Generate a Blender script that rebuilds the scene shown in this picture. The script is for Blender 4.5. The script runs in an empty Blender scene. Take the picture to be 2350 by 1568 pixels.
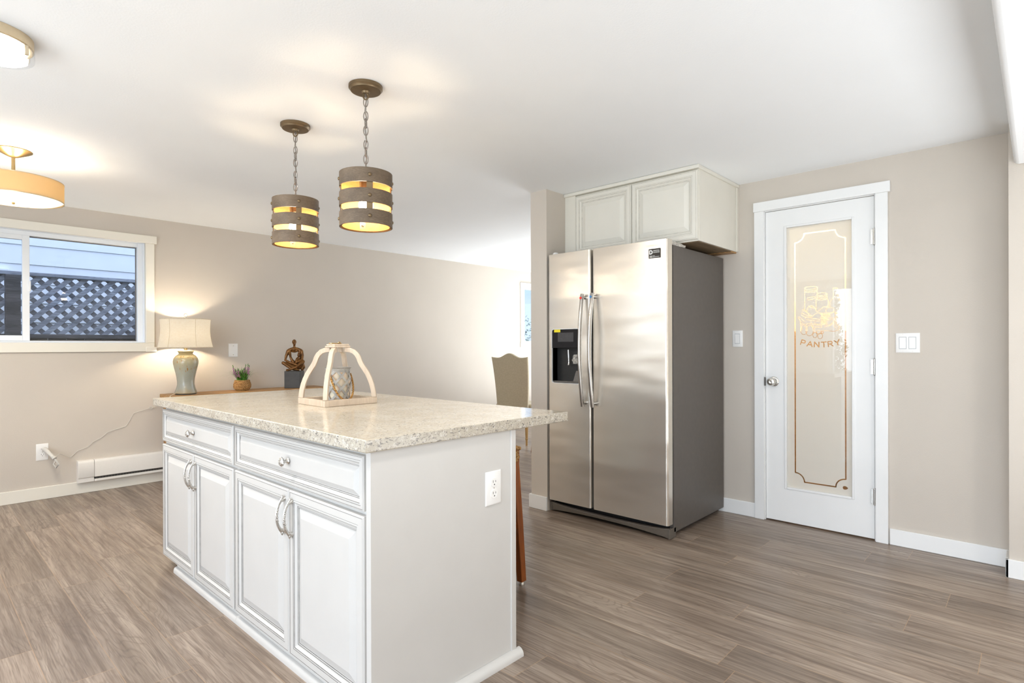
import bpy, math, random
from math import sin, cos, pi, radians, sqrt
from mathutils import Vector, Matrix
random.seed(7)
sc = bpy.context.scene
C = sc.collection

# ------------------------------------------------------------------ camera, sky, big lights, exposure
W_, H_, FPX = 2350, 1568, 1301.8754
CAM_Z = 1.17
def make_camera():
    th, ro, pi_ = radians(42.8984), radians(-.1646), radians(-.0664)
    fh = Vector((cos(th), sin(th), 0)); rh = Vector((sin(th), -cos(th), 0)); z = Vector((0, 0, 1))
    f = fh*cos(pi_) + z*sin(pi_); u0 = -fh*sin(pi_) + z*cos(pi_)
    r = rh*cos(ro) + u0*sin(ro); u = -rh*sin(ro) + u0*cos(ro)
    cd = bpy.data.cameras.new('camera'); co = bpy.data.objects.new('camera', cd); C.objects.link(co)
    cd.sensor_width = 36; cd.lens = 36*FPX/W_
    cd.shift_x = (1175-1176.34)/W_; cd.shift_y = (796.0609-784)/W_
    cd.clip_start = .02
    m = Matrix((r, u, -f)).transposed().to_4x4(); m.translation = (0, 0, CAM_Z)
    co.matrix_world = m
    sc.camera = co
make_camera()
sc.view_settings.view_transform = 'Standard'; sc.view_settings.look = 'None'
sc.view_settings.gamma = 1; sc.view_settings.use_curve_mapping = False
sc.view_settings.exposure = 0.0
try:
    sc.cycles.diffuse_bounces = 7; sc.cycles.max_bounces = 14; sc.cycles.transparent_max_bounces = 16
    sc.cycles.caustics_reflective = False; sc.cycles.caustics_refractive = False
    sc.cycles.sample_clamp_indirect = 6
except Exception:
    pass

def make_world():
    w = bpy.data.worlds.new('sky'); sc.world = w; w.use_nodes = True
    nt = w.node_tree; nt.nodes.clear(); N = nt.nodes.new; L = nt.links.new
    tc = N('ShaderNodeTexCoord'); sx = N('ShaderNodeSeparateXYZ'); L(tc.outputs['Generated'], sx.inputs[0])
    cr = N('ShaderNodeValToRGB'); L(sx.outputs[2], cr.inputs[0])
    e = cr.color_ramp.elements
    e[0].position = 0.0; e[0].color = (.23, .27, .32, 1)
    e[1].position = 1.0; e[1].color = (.20, .42, .85, 1)
    k = cr.color_ramp.elements.new(.08); k.color = (.22, .28, .34, 1)
    k = cr.color_ramp.elements.new(.16); k.color = (.10, .22, .42, 1)
    k = cr.color_ramp.elements.new(.35); k.color = (.30, .52, .90, 1)
    no = N('ShaderNodeTexNoise'); no.inputs['Scale'].default_value = 3; no.inputs['Detail'].default_value = 6
    L(tc.outputs['Generated'], no.inputs['Vector'])
    c2 = N('ShaderNodeValToRGB'); L(no.outputs['Fac'], c2.inputs[0])
    c2.color_ramp.elements[0].position = .40; c2.color_ramp.elements[1].position = .58
    mx = N('ShaderNodeMixRGB'); c3 = N('ShaderNodeMapRange'); L(sx.outputs[2], c3.inputs[0]); c3.inputs[1].default_value = .16; c3.inputs[2].default_value = .35
    mu = N('ShaderNodeMath'); mu.operation = 'MULTIPLY'; L(c2.outputs[0], mu.inputs[0]); L(c3.outputs[0], mu.inputs[1]); L(mu.outputs[0], mx.inputs[0]); L(cr.outputs[0], mx.inputs[1]); mx.inputs[2].default_value = (.78, .80, .84, 1)
    bg = N('ShaderNodeBackground'); L(mx.outputs[0], bg.inputs[0]); bg.inputs[1].default_value = 3.3
    o = N('ShaderNodeOutputWorld'); L(bg.outputs[0], o.inputs[0])
make_world()

def area(name, loc, rot, sx, sy, power, col):
    d = bpy.data.lights.new(name, 'AREA'); d.shape = 'RECTANGLE'; d.size = sx; d.size_y = sy; d.energy = power; d.color = col
    o = bpy.data.objects.new(name, d); C.objects.link(o); o.location = loc; o.rotation_euler = rot
    return o
DAY = (.86, .93, 1)
# daylight outside the two kitchen windows behind the camera, and outside the glass wall of the dining room
area('daylight_kitchen_window', (-3.9, .2, 1.15), (0, radians(-90), 0), 2.2, 5.6, 285, DAY)
area('daylight_living_window', (-3.4, 4.8, 1.65), (0, radians(-90), 0), 1.0, 1.3, 16, DAY)
area('daylight_dining_glass', (9.5, 4.2, 1.3), (0, radians(90), 0), 2.3, 2.6, 58, DAY)
# added fill lights without fixtures, aimed up to brighten the ceiling evenly
FILL = (.90, .955, 1)
area('added_ceiling_fill_rear', (-1.5, 1.3, .25), (radians(180), 0, 0), 2.2, 8.0, 74, FILL)
area('added_ceiling_fill_stove', (2.2, -1.7, .25), (radians(180), 0, 0), 3.0, 2.0, 90, FILL)
area('added_ceiling_fill_dining', (6.75, 3.9, .25), (radians(180), 0, 0), 2.4, 2.0, 128, FILL)

# ------------------------------------------------------------------ helpers
ORG = {}
class B:
    """collects faces; local=True keeps coordinates as given"""
    def __init__(s, local=False): s.v = []; s.f = []; s.m = []; s.local = local
    def add(s, vs, fs, m=0):
        o = len(s.v); s.v += [tuple(v) for v in vs]; s.f += [tuple(i+o for i in f) for f in fs]; s.m += [m]*len(fs); return s
    def box(s, x0, x1, y0, y1, z0, z1, m=0):
        x0, x1 = sorted((x0, x1)); y0, y1 = sorted((y0, y1)); z0, z1 = sorted((z0, z1))
        vs = [(x, y, z) for z in (z0, z1) for y in (y0, y1) for x in (x0, x1)]
        return s.add(vs, [(0,2,3,1),(4,5,7,6),(0,1,5,4),(2,6,7,3),(0,4,6,2),(1,3,7,5)], m)
    def prism(s, poly, a, b, axis='z', m=0):
        """poly 2D counter-clockwise, extruded from a to b along axis"""
        def p(u, v, w): return {'z': (u, v, w), 'y': (u, w, v), 'x': (w, u, v)}[axis]
        n = len(poly); vs = [p(u, v, a) for u, v in poly] + [p(u, v, b) for u, v in poly]
        fs = [tuple(range(n-1, -1, -1)), tuple(range(n, 2*n))] + [(i, (i+1) % n, n+(i+1) % n, n+i) for i in range(n)]
        if axis == 'y': fs = [tuple(reversed(f)) for f in fs]
        return s.add(vs, fs, m)
    def lathe(s, prof, c, n=32, m=0, cap=True, sx=1, sy=1):
        vs = []; k = len(prof)
        for r, z in prof:
            for i in range(n):
                a = 2*pi*i/n; vs.append((c[0]+r*cos(a)*sx, c[1]+r*sin(a)*sy, c[2]+z))
        fs = []
        for j in range(k-1):
            for i in range(n):
                a, b = j*n+i, j*n+(i+1) % n; fs.append((a, b, b+n, a+n))
        if cap:
            if prof[0][0] > 1e-6: fs.append(tuple(range(n-1, -1, -1)))
            if prof[-1][0] > 1e-6: fs.append(tuple(range((k-1)*n, k*n)))
        return s.add(vs, fs, m)
    def ring(s, r0, r1, z0, z1, c, n=48, m=0, mi=None):
        prof = [(r0, z0), (r1, z0), (r1, z1), (r0, z1)]; vs = []
        for r, z in prof:
            for i in range(n):
                a = 2*pi*i/n; vs.append((c[0]+r*cos(a), c[1]+r*sin(a), c[2]+z))
        for j in range(4):
            fs = []
            for i in range(n):
                a, b = j*n+i, j*n+(i+1) % n; a2, b2 = ((j+1) % 4)*n+i, ((j+1) % 4)*n+(i+1) % n
                fs.append((a, b, b2, a2))
            o = len(s.v)
            if j == 0: base = o; s.v += vs; 
            s.f += [tuple(q+base for q in f) for f in fs]; s.m += [(mi if (j == 3 and mi is not None) else m)]*len(fs)
        return s
    def tube(s, pts, r, n=10, m=0, closed=False, flat=1.0, up=None, caps=True):
        P = [Vector(p) for p in pts]; k = len(P)
        R = r if isinstance(r, (list, tuple)) else [r]*k
        T = []
        for i in range(k):
            a = P[i-1] if (i > 0 or closed) else P[i]; b = P[(i+1) % k] if (i < k-1 or closed) else P[i]
            T.append((b-a).normalized())
        ref = Vector(up) if up else (Vector((0, 0, 1)) if abs(T[0].z) < .9 else Vector((1, 0, 0)))
        nrm = (ref - T[0]*ref.dot(T[0])).normalized(); vs = []
        for i in range(k):
            if up:
                q = Vector(up) - T[i]*Vector(up).dot(T[i])
                if q.length > 1e-4: nrm = q.normalized()
            else:
                nrm = (nrm - T[i]*nrm.dot(T[i])).normalized()
            bn = T[i].cross(nrm)
            for j in range(n):
                a = 2*pi*j/n; vs.append(P[i] + nrm*(R[i]*cos(a)) + bn*(R[i]*flat*sin(a)))
        fs = []
        for i in range(k if closed else k-1):
            for j in range(n):
                a, b = i*n+j, i*n+(j+1) % n; c2, d2 = ((i+1) % k)*n+j, ((i+1) % k)*n+(j+1) % n
                fs.append((a, b, d2, c2))
        if caps and not closed: fs += [tuple(range(n-1, -1, -1)), tuple(range((k-1)*n, k*n))]
        return s.add(vs, fs, m)
    def bar(s, pts, w, h, up, m=0):
        """rectangular section swept along pts; w across, h along 'up'"""
        P = [Vector(p) for p in pts]; k = len(P); vs = []; up = Vector(up)
        for i in range(k):
            t = (P[min(i+1, k-1)] - P[max(i-1, 0)]).normalized(); u = (up - t*up.dot(t)).normalized(); b = t.cross(u)
            hw = (w[i] if isinstance(w, (list, tuple)) else w)/2; hh = (h[i] if isinstance(h, (list, tuple)) else h)/2
            vs += [P[i]-b*hw-u*hh, P[i]+b*hw-u*hh, P[i]+b*hw+u*hh, P[i]-b*hw+u*hh]
        fs = [(3, 2, 1, 0), (4*k-4, 4*k-3, 4*k-2, 4*k-1)]
        for i in range(k-1):
            for j in range(4): fs.append((4*i+j, 4*i+(j+1) % 4, 4*i+4+(j+1) % 4, 4*i+4+j))
        return s.add(vs, fs, m)
    def ball(s, c, r, m=0, n=12, k=8):
        rx, ry, rz = r if isinstance(r, (tuple, list)) else (r, r, r); vs = [(c[0], c[1], c[2]-rz)]
        for j in range(1, k):
            t = -pi/2 + pi*j/k
            for i in range(n): a = 2*pi*i/n; vs.append((c[0]+rx*cos(t)*cos(a), c[1]+ry*cos(t)*sin(a), c[2]+rz*sin(t)))
        vs.append((c[0], c[1], c[2]+rz)); fs = []
        for i in range(n): fs.append((0, 1+(i+1) % n, 1+i)); fs.append((len(vs)-1, 1+(k-2)*n+i, 1+(k-2)*n+(i+1) % n))
        for j in range(k-2):
            for i in range(n): a, b = 1+j*n+i, 1+j*n+(i+1) % n; fs.append((a, b, b+n, a+n))
        return s.add(vs, fs, m)
    def panel(s, o, ux, uz, un, w, h, prof, th):
        """raised panel door: nested rectangles (inset, height, material of the band up to the next)"""
        o, ux, uz, un = map(Vector, (o, ux, uz, un)); lo = []
        for d, z, m in [(0, -th, prof[0][2])] + prof:
            lo.append(([o+ux*x+uz*y+un*z for x, y in ((d, d), (w-d, d), (w-d, h-d), (d, h-d))], m))
        for (a, m), (b, _) in zip(lo[:-1], lo[1:]):
            s.add(a+b, [(i, (i+1) % 4, 4+(i+1) % 4, 4+i) for i in range(4)], m)
        s.add(lo[-1][0], [(0, 1, 2, 3)], 0); s.add(lo[0][0], [(3, 2, 1, 0)], 0)
        return s

def link(name, b, mats, parent=None, label=None, bev=0, seg=2, smooth=True, org=None, flat=False):
    me = bpy.data.meshes.new(name); o = bpy.data.objects.new(name, me); C.objects.link(o)
    if parent is not None:
        g = ORG[parent.name]; o.parent = parent; ORG[o.name] = g
    else:
        g = org if org is not None else (0, 0, 0); ORG[o.name] = g; o.location = g
    if b.local: vs = b.v
    else: vs = [(x-g[0], y-g[1], z-g[2]) for x, y, z in b.v]
    me.from_pydata(vs, [], b.f)
    if not isinstance(mats, (list, tuple)): mats = [mats]
    for q in mats: me.materials.append(q)
    me.polygons.foreach_set('material_index', b.m)
    me.update()
    if bev:
        w = o.modifiers.new('soft', 'BEVEL'); w.width = bev; w.segments = seg; w.limit_method = 'ANGLE'; w.angle_limit = radians(40); w.harden_normals = False
    if not flat:
        me.shade_smooth()
        try: me.set_sharp_from_angle(angle=radians(38))
        except Exception: pass
    if label: o['label'] = label
    return o
def thing(name, label, cat, loc, group=None, rz=0):
    o = bpy.data.objects.new(name, None); C.objects.link(o); o.empty_display_size = .05
    o.location = loc; o.rotation_euler = (0, 0, rz); ORG[o.name] = tuple(loc)
    o['label'] = label; o['category'] = cat
    if group: o['group'] = group
    return o
def solo(name, b, mats, label, cat, org, group=None, **k):
    o = link(name, b, mats, None, org=org, **k); o['label'] = label; o['category'] = cat
    if group: o['group'] = group
    return o
def struct(name, b, mats, parent=None, **k):
    o = link(name, b, mats, parent, **k)
    if parent is None: o['kind'] = 'structure'
    return o
def sroot(name, loc=(0, 0, 0)):
    o = bpy.data.objects.new(name, None); C.objects.link(o); o.location = loc; ORG[o.name] = tuple(loc); o['kind'] = 'structure'; return o

# ------------------------------------------------------------------ materials
def lin(r, g, b):
    f = lambda c: (c/255/12.92) if c/255 <= .04045 else ((c/255+.055)/1.055)**2.4
    return (f(r), f(g), f(b), 1)
class M:
    def __init__(s, name):
        s.m = bpy.data.materials.new(name); s.m.use_nodes = True; s.nt = s.m.node_tree; s.nt.nodes.clear()
        s.out = s.n('ShaderNodeOutputMaterial')
    def n(s, t, **k):
        x = s.nt.nodes.new(t)
        for a, b in k.items(): setattr(x, a, b)
        return x
    def l(s, a, b): s.nt.links.new(a, b)
    def set(s, sock, v):
        if isinstance(v, (int, float)): sock.default_value = v
        elif isinstance(v, (tuple, list)): sock.default_value = v
        else: s.l(v, sock)
    def math(s, op, a, b=None, c=None, clamp=False):
        x = s.n('ShaderNodeMath', operation=op, use_clamp=clamp); s.set(x.inputs[0], a)
        if b is not None: s.set(x.inputs[1], b)
        if c is not None: s.set(x.inputs[2], c)
        return x.outputs[0]
    def pos(s): return s.n('ShaderNodeNewGeometry').outputs['Position']
    def obj(s): return s.n('ShaderNodeTexCoord').outputs['Object']
    def sep(s, v): x = s.n('ShaderNodeSeparateXYZ'); s.l(v, x.inputs[0]); return x.outputs
    def comb(s, x, y, z):
        q = s.n('ShaderNodeCombineXYZ'); s.set(q.inputs[0], x); s.set(q.inputs[1], y); s.set(q.inputs[2], z); return q.outputs[0]
    def scale(s, v, sc_):
        q = s.n('ShaderNodeMapping'); s.l(v, q.inputs[0]); q.inputs['Scale'].default_value = sc_; return q.outputs[0]
    def noise(s, v, scale=1, detail=2, rough=.5, dist=0):
        q = s.n('ShaderNodeTexNoise'); s.l(v, q.inputs['Vector']); q.inputs['Scale'].default_value = scale
        q.inputs['Detail'].default_value = detail; q.inputs['Roughness'].default_value = rough; q.inputs['Distortion'].default_value = dist
        return q.outputs['Fac']
    def white(s, v):
        q = s.n('ShaderNodeTexWhiteNoise', noise_dimensions='3D'); s.l(v, q.inputs['Vector']); return q.outputs
    def ramp(s, f, *st, interp='LINEAR'):
        q = s.n('ShaderNodeValToRGB'); s.l(f, q.inputs[0]); cr = q.color_ramp; cr.interpolation = interp
        while len(cr.elements) < len(st): cr.elements.new(.5)  # lit front strips, shaded back strips: light and shade put into the cedar colours
        for e, (p, c) in zip(cr.elements, st): e.position = p; e.color = c if isinstance(c, tuple) else (c, c, c, 1)
        return q.outputs[0]
    def mix(s, f, a, b, mode='MIX'):
        q = s.n('ShaderNodeMixRGB', blend_type=mode); s.set(q.inputs[0], f); s.set(q.inputs[1], a); s.set(q.inputs[2], b); return q.outputs[0]
    def bump(s, h, strength=.1, dist=.01):
        q = s.n('ShaderNodeBump'); s.l(h, q.inputs['Height']); q.inputs['Strength'].default_value = strength; q.inputs['Distance'].default_value = dist
        return q.outputs[0]
    def bsdf(s, col=(.8, .8, .8, 1), rough=.5, metal=0, normal=None, **k):
        p = s.n('ShaderNodeBsdfPrincipled'); s.set(p.inputs['Base Color'], col); s.set(p.inputs['Roughness'], rough); s.set(p.inputs['Metallic'], metal)
        if normal is not None: s.l(normal, p.inputs['Normal'])
        for a, b in k.items(): s.set(p.inputs[a.replace('_', ' ')], b)
        s.p = p
        return p.outputs[0]
    def done(s, sh): s.l(sh, s.out.inputs['Surface']); return s.m
def plain(name, col, rough=.5, metal=0, noise=0, nscale=60, bump=0, bscale=200, **k):
    m = M(name); c = col if len(col) == 4 else col+(1,); nm = None
    if noise:
        f = m.noise(m.pos(), nscale, 3); a = tuple(x*(1-noise) for x in c[:3])+(1,); b = tuple(min(1, x*(1+noise)) for x in c[:3])+(1,)
        cc = m.ramp(f, (.3, a), (.7, b))
    else: cc = c
    if bump: nm = m.bump(m.noise(m.pos(), bscale, 2), bump, .004)
    return m.done(m.bsdf(cc, rough, metal, nm, **k))
def emit(name, col, st):
    m = M(name); e = m.n('ShaderNodeEmission'); e.inputs[0].default_value = col if len(col) == 4 else col+(1,); e.inputs[1].default_value = st
    return m.done(e.outputs[0])

WALL = plain('greige wall paint', (.585, .53, .465), .75, noise=.015, nscale=3, bump=.10, bscale=170)
CEIL = plain('white ceiling paint', (.90, .92, .935), .9, noise=.01, nscale=2, bump=.12, bscale=130)
TRIM = plain('white satin trim paint', (.83, .83, .82), .38, noise=.01, nscale=8)
TRIMW = plain('cream trim paint', (.80, .765, .68), .42, noise=.01, nscale=8)
VINYL = plain('white window vinyl', (.82, .84, .86), .35, noise=.01, nscale=10)
CAB = plain('antique white cabinet lacquer', (.585, .57, .545), .32, noise=.012, nscale=9)
CABU = plain('ivory cabinet lacquer', (.74, .715, .64), .32, noise=.012, nscale=9)
GLAZE = plain('grey glaze line', (.16, .15, .14), .6, noise=.35, nscale=40)
GLAZEU = plain('tan glaze line', (.40, .37, .31), .6, noise=.3, nscale=40)
NICKEL = plain('satin nickel', (.66, .64, .60), .24, 1, noise=.05, nscale=90)
PEWTER = plain('brushed pewter hardware', (.60, .58, .545), .3, 1, noise=.18, nscale=160, bump=.25, bscale=260)
PLASTIC = plain('white plastic plate', (.84, .83, .81), .35, noise=.01, nscale=20)
SLOT = plain('dark slot', (.03, .028, .025), .6, noise=.2)
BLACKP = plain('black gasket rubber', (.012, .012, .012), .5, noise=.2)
GREYP = plain('dark grey plastic', (.16, .145, .13), .45, noise=.08)
BRONZEFIX = plain('aged bronze fixture metal', (.19, .135, .075), .38, .75, noise=.12, nscale=30)
CHAINM = plain('grey bronze chain metal', (.27, .24, .21), .35, .7, noise=.1, nscale=50)
BRASS = plain('antique brass', (.52, .37, .17), .3, 1, noise=.08, nscale=40)
BRASSPALE = plain('pale brushed brass', (.70, .58, .40), .35, .8, noise=.05, nscale=40)
CHROME = plain('polished chrome', (.8, .8, .8), .08, 1, noise=.02)
EARTH = plain('garden soil and grass', (.16, .19, .09), .9, noise=.4, nscale=5)
CONC = plain('pale concrete', (.45, .44, .42), .9, noise=.1, nscale=12)
CREAM = plain('cream candle wax', (.80, .70, .55), .55, noise=.04, nscale=30, Subsurface_Weight=.15)
CORDW = plain('clear lamp cord', (.84, .81, .75), .25, noise=.05, Transmission_Weight=.25)
ROPE = None

def mk_floor():
    m = M('grey oak plank floor'); x, y, z = m.sep(m.obj())
    w, Lp = .188, 1.22
    u = m.math('DIVIDE', m.math('SUBTRACT', x, .340), w); row = m.math('FLOOR', u); fu = m.math('SUBTRACT', u, row)
    r0 = m.white(m.comb(row, 3.7, 1.1))[0]
    v = m.math('ADD', m.math('DIVIDE', y, Lp), m.math('MULTIPLY', r0, 7.3)); col = m.math('FLOOR', v); fv = m.math('SUBTRACT', v, col)
    idv = m.comb(row, col, 5.5); wn = m.white(idv); r1 = wn[0]; rs = m.sep(wn[1])
    ox = m.math('ADD', m.math('MULTIPLY', rs[0], 31), x); oy = m.math('ADD', m.math('MULTIPLY', rs[1], 47), y)
    # annual rings: contour lines of a stretched noise
    n1 = m.noise(m.comb(m.math('MULTIPLY', ox, 7.0), m.math('MULTIPLY', oy, 1.15), m.math('MULTIPLY', r1, 9)), 1, 2.5, .45, .35)
    ring = m.math('PINGPONG', m.math('MULTIPLY', n1, 24), .5)
    ringl = m.ramp(ring, (.0, 1.0), (.07, .6), (.20, .0))
    region = m.ramp(m.noise(m.comb(m.math('MULTIPLY', ox, 3.2), m.math('MULTIPLY', oy, 1.3), r1), 1, 2), (.42, .08), (.62, 1.0))
    ringl = m.math('MULTIPLY', ringl, region)
    fib = m.noise(m.comb(m.math('MULTIPLY', ox, 210), m.math('MULTIPLY', oy, 6.5), r1), 1, 3, .6)
    fib2 = m.noise(m.comb(m.math('MULTIPLY', ox, 55), m.math('MULTIPLY', oy, 1.8), r1), 1, 4, .6)
    tone = m.noise(m.comb(m.math('MULTIPLY', ox, 9), m.math('MULTIPLY', oy, 1.0), r1), 1, 3, .55)
    base = m.ramp(tone, (.25, lin(114, 96, 80)), (.5, lin(151, 132, 114)), (.78, lin(176, 157, 138)))
    c = m.mix(m.ramp(fib2, (.36, .62), (.56, 0.0)), base, lin(98, 78, 63))
    c = m.mix(m.ramp(fib, (.30, .65), (.55, 0.0)), c, lin(92, 73, 58))
    c = m.mix(m.math('MULTIPLY', ringl, .46), c, lin(92, 74, 60))
    hsv = m.n('ShaderNodeHueSaturation'); m.l(c, hsv.inputs['Color']); hsv.inputs['Saturation'].default_value = .84
    m.l(m.math('ADD', m.math('MULTIPLY', r1, .26), .86), hsv.inputs['Value'])
    c = hsv.outputs[0]
    du = m.math('ABSOLUTE', m.math('SUBTRACT', fu, .5)); dv = m.math('ABSOLUTE', m.math('SUBTRACT', fv, .5))
    su = m.math('GREATER_THAN', du, .5-.0011/w); sv = m.math('GREATER_THAN', dv, .5-.0012/Lp)
    seam = m.math('MAXIMUM', su, sv)
    c = m.mix(m.math('MULTIPLY', seam, .75), c, lin(168, 138, 108))
    hgt = m.math('SUBTRACT', m.math('MULTIPLY', fib, .5), m.math('ADD', m.math('MULTIPLY', ringl, .6), m.math('MULTIPLY', seam, 1.5)))
    rg = m.ramp(fib2, (.3, .40), (.7, .30))
    return m.done(m.bsdf(c, rg, 0, m.bump(hgt, .16, .002), Specular_IOR_Level=.5))
FLOOR = mk_floor()

def mk_quartz(name='speckled beige quartz', k=1.0, d=0.0):
    m = M(name); p = m.pos()
    big = m.noise(p, 9, 3); base = m.ramp(big, (.3, (.59*k, .52*k, .405*k**.95, 1)), (.7, (.68*k, .62*k, .51*k**.95, 1)))
    fine = m.noise(p, 120, 3, .6); base = m.mix(m.ramp(fine, (.36, .3), (.58, 0.0)), base, (.40, .365, .31, 1))
    base = m.mix(m.ramp(m.noise(p, 75, 2), (.56, 0.0), (.66, .35)), base, (.76, .745, .70, 1))
    f1 = m.noise(m.scale(p, (42, 120, 110)), 1, 2, .5, 1.4)
    c = m.mix(m.ramp(f1, (.655-d, 0.0), (.695-d, .85)), base, (.15, .135, .12, 1))
    f2 = m.noise(m.scale(p, (170, 140, 150)), 1, 1, .5, .8)
    c = m.mix(m.ramp(f2, (.665-d*1.5, 0.0), (.71-d*1.5, .7)), c, (.24, .21, .18, 1))
    f3 = m.noise(m.scale(p, (70, 60, 160)), 1, 2, .5, 2.0)
    c = m.mix(m.ramp(f3, (.665-d, 0.0), (.70-d, .9)), c, (.07, .07, .075, 1))
    return m.done(m.bsdf(c, .13, 0, Specular_IOR_Level=.42))
QUARTZ = mk_quartz(); QEDGE = mk_quartz('coarse flecked quartz edge', .74, .035)

def mk_wood(name, a, b, dark, axis='y', rough=.45, sc_=1.0, dens=1.0):
    m = M(name); x, y, z = m.sep(m.obj()); q = {'x': (y, z, x), 'y': (x, z, y), 'z': (x, y, z)}[axis]
    g = lambda p, s1, s2: m.comb(m.math('MULTIPLY', q[0], s1), m.math('MULTIPLY', q[1], s1), m.math('MULTIPLY', q[2], s2))
    n1 = m.noise(g(0, 14*sc_, 1.6*sc_), 1, 3, .5, .4); n2 = m.noise(g(0, 90*sc_, 4*sc_), 1, 2)
    c = m.ramp(n1, (.3, a), (.7, b))
    rg = m.math('PINGPONG', m.math('MULTIPLY', n1, 12), .5)
    c = m.mix(m.math('MULTIPLY', m.ramp(rg, (0, .5), (.25, 0.0)), dens), c, dark)
    c = m.mix(m.math('MULTIPLY', m.ramp(n2, (.35, .5), (.6, 0.0)), dens), c, dark)
    return m.done(m.bsdf(c, rough))
OAKTOP = mk_wood('honey oak', lin(166, 122, 72), lin(196, 152, 98), lin(110, 76, 42), 'x')
PALE = mk_wood('whitewashed pine', lin(198, 180, 160), lin(214, 198, 178), lin(170, 146, 122), 'z', .6, 1.5, .35)
STOOLW = mk_wood('orange brown hardwood', lin(128, 66, 20), lin(160, 88, 32), lin(84, 40, 12), 'z', .35, 2, .6)
CHAIRW = mk_wood('light limed oak', lin(190, 152, 96), lin(212, 176, 120), lin(140, 106, 62), 'z', .5, 2, .5)
def mk_barrel(name, a, b, grain, k):
    m = M(name); x, y, z = m.sep(m.obj()); an = m.math('ARCTAN2', y, x)
    sx_ = m.math('SINE', an); cx2 = m.math('COSINE', an)
    n1 = m.noise(m.comb(m.math('MULTIPLY', sx_, .9), m.math('MULTIPLY', cx2, .9), m.math('MULTIPLY', z, 22)), 1, 3, .5, .5)
    n2 = m.noise(m.comb(m.math('MULTIPLY', sx_, 9), m.math('MULTIPLY', cx2, 9), m.math('MULTIPLY', z, 420)), 1, 2)
    c = m.ramp(n1, (.3, a), (.7, b)); rg = m.math('PINGPONG', m.math('MULTIPLY', n1, 13), .5)
    c = m.mix(m.math('MULTIPLY', m.ramp(rg, (0, .6), (.16, 0.0)), k), c, grain)
    c = m.mix(m.math('MULTIPLY', m.ramp(n2, (.35, .6), (.6, 0.0)), .6), c, tuple(q*.6 for q in a[:3])+(1,))
    return m.done(m.bsdf(c, .6))
BARREL = mk_barrel('weathered brown barrel wood', lin(88, 73, 57), lin(112, 95, 76), lin(134, 116, 95), .45)
BARRELIN = mk_barrel('tan barrel lining', lin(150, 106, 56), lin(168, 122, 68), lin(124, 84, 42), .4)
CABIN = mk_wood('brown cabinet underside', lin(120, 100, 74), lin(140, 118, 88), lin(90, 72, 50), 'x', .6)
SHELFW = mk_wood('tan pantry shelving', lin(206, 168, 122), lin(216, 180, 136), lin(186, 146, 102), 'y', .6)
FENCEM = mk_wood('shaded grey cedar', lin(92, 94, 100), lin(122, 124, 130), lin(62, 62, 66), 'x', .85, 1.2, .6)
FENCEW = mk_wood('weathered blue grey cedar', lin(112, 116, 126), lin(162, 168, 180), lin(72, 74, 82), 'x', .85, 1.2, .8)
FENCED = mk_wood('dark weathered cedar', lin(62, 60, 62), lin(92, 90, 92), lin(34, 32, 33), 'x', .85, 1.2, .8)

def mk_steel(name, rough=.27, wavy=1.0, base=(.74, .69, .615)):
    m = M(name); p = m.obj(); x, y, z = m.sep(p)
    v = m.comb(m.math('MULTIPLY', y, 2), m.math('MULTIPLY', z, 40), 0); gr = m.noise(v, 1, 2)
    wv = m.noise(m.comb(m.math('MULTIPLY', y, 1.2), m.math('MULTIPLY', z, 4.5), x), 1, 1.5)
    b = m.bump(wv, .5*wavy, .03)
    t = m.n('ShaderNodeTangent', direction_type='RADIAL', axis='Z')
    s = m.bsdf(m.ramp(gr, (.3, tuple(c*.995 for c in base)+(1,)), (.7, base+(1,))), rough, .82, b, Anisotropic=.45)
    m.l(t.outputs[0], m.p.inputs['Tangent'])
    return m.done(s)
STEEL = mk_steel('brushed stainless steel')
STEELH = plain('stainless handle', (.46, .435, .405), .2, 1, noise=.03)
FRSIDE = plain('textured dark grey side panel', (.11, .097, .085), .45, .08, noise=.05, nscale=30, bump=.08, bscale=500)

def mk_glass(name, tint=(1, 1, 1, 1), refl=1.0, ior=1.5):
    m = M(name); fr = m.n('ShaderNodeFresnel'); fr.inputs[0].default_value = ior
    t = m.n('ShaderNodeBsdfTransparent'); t.inputs[0].default_value = tint
    g = m.n('ShaderNodeBsdfGlossy'); g.inputs['Roughness'].default_value = .0
    mx = m.n('ShaderNodeMixShader'); bf = m.n('ShaderNodeNewGeometry').outputs['Backfacing']; m.l(m.math('MULTIPLY', m.math('MULTIPLY', fr.outputs[0], m.math('SUBTRACT', 1.0, bf)), refl, clamp=True), mx.inputs[0]); m.l(t.outputs[0], mx.inputs[1]); m.l(g.outputs[0], mx.inputs[2])
    return m.done(mx.outputs[0])
GLASS = mk_glass('clear window glass', (.97, .985, 1, 1))
DOORGLASS = mk_glass('clear door glass', (.98, .98, .97, 1), 1.6)
def mk_trans(name, dif, tra, f, gloss=False):
    m = M(name); d = m.n('ShaderNodeBsdfDiffuse'); d.inputs[0].default_value = dif; t = m.n('ShaderNodeBsdfTranslucent'); t.inputs[0].default_value = tra
    mx = m.n('ShaderNodeMixShader'); mx.inputs[0].default_value = f; m.l(d.outputs[0], mx.inputs[1]); m.l(t.outputs[0], mx.inputs[2])
    return m.done(mx.outputs[0])
FROST = mk_trans('frosted etch film', (.88, .85, .80, 1), (.97, .95, .90, 1), .13)
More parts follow.
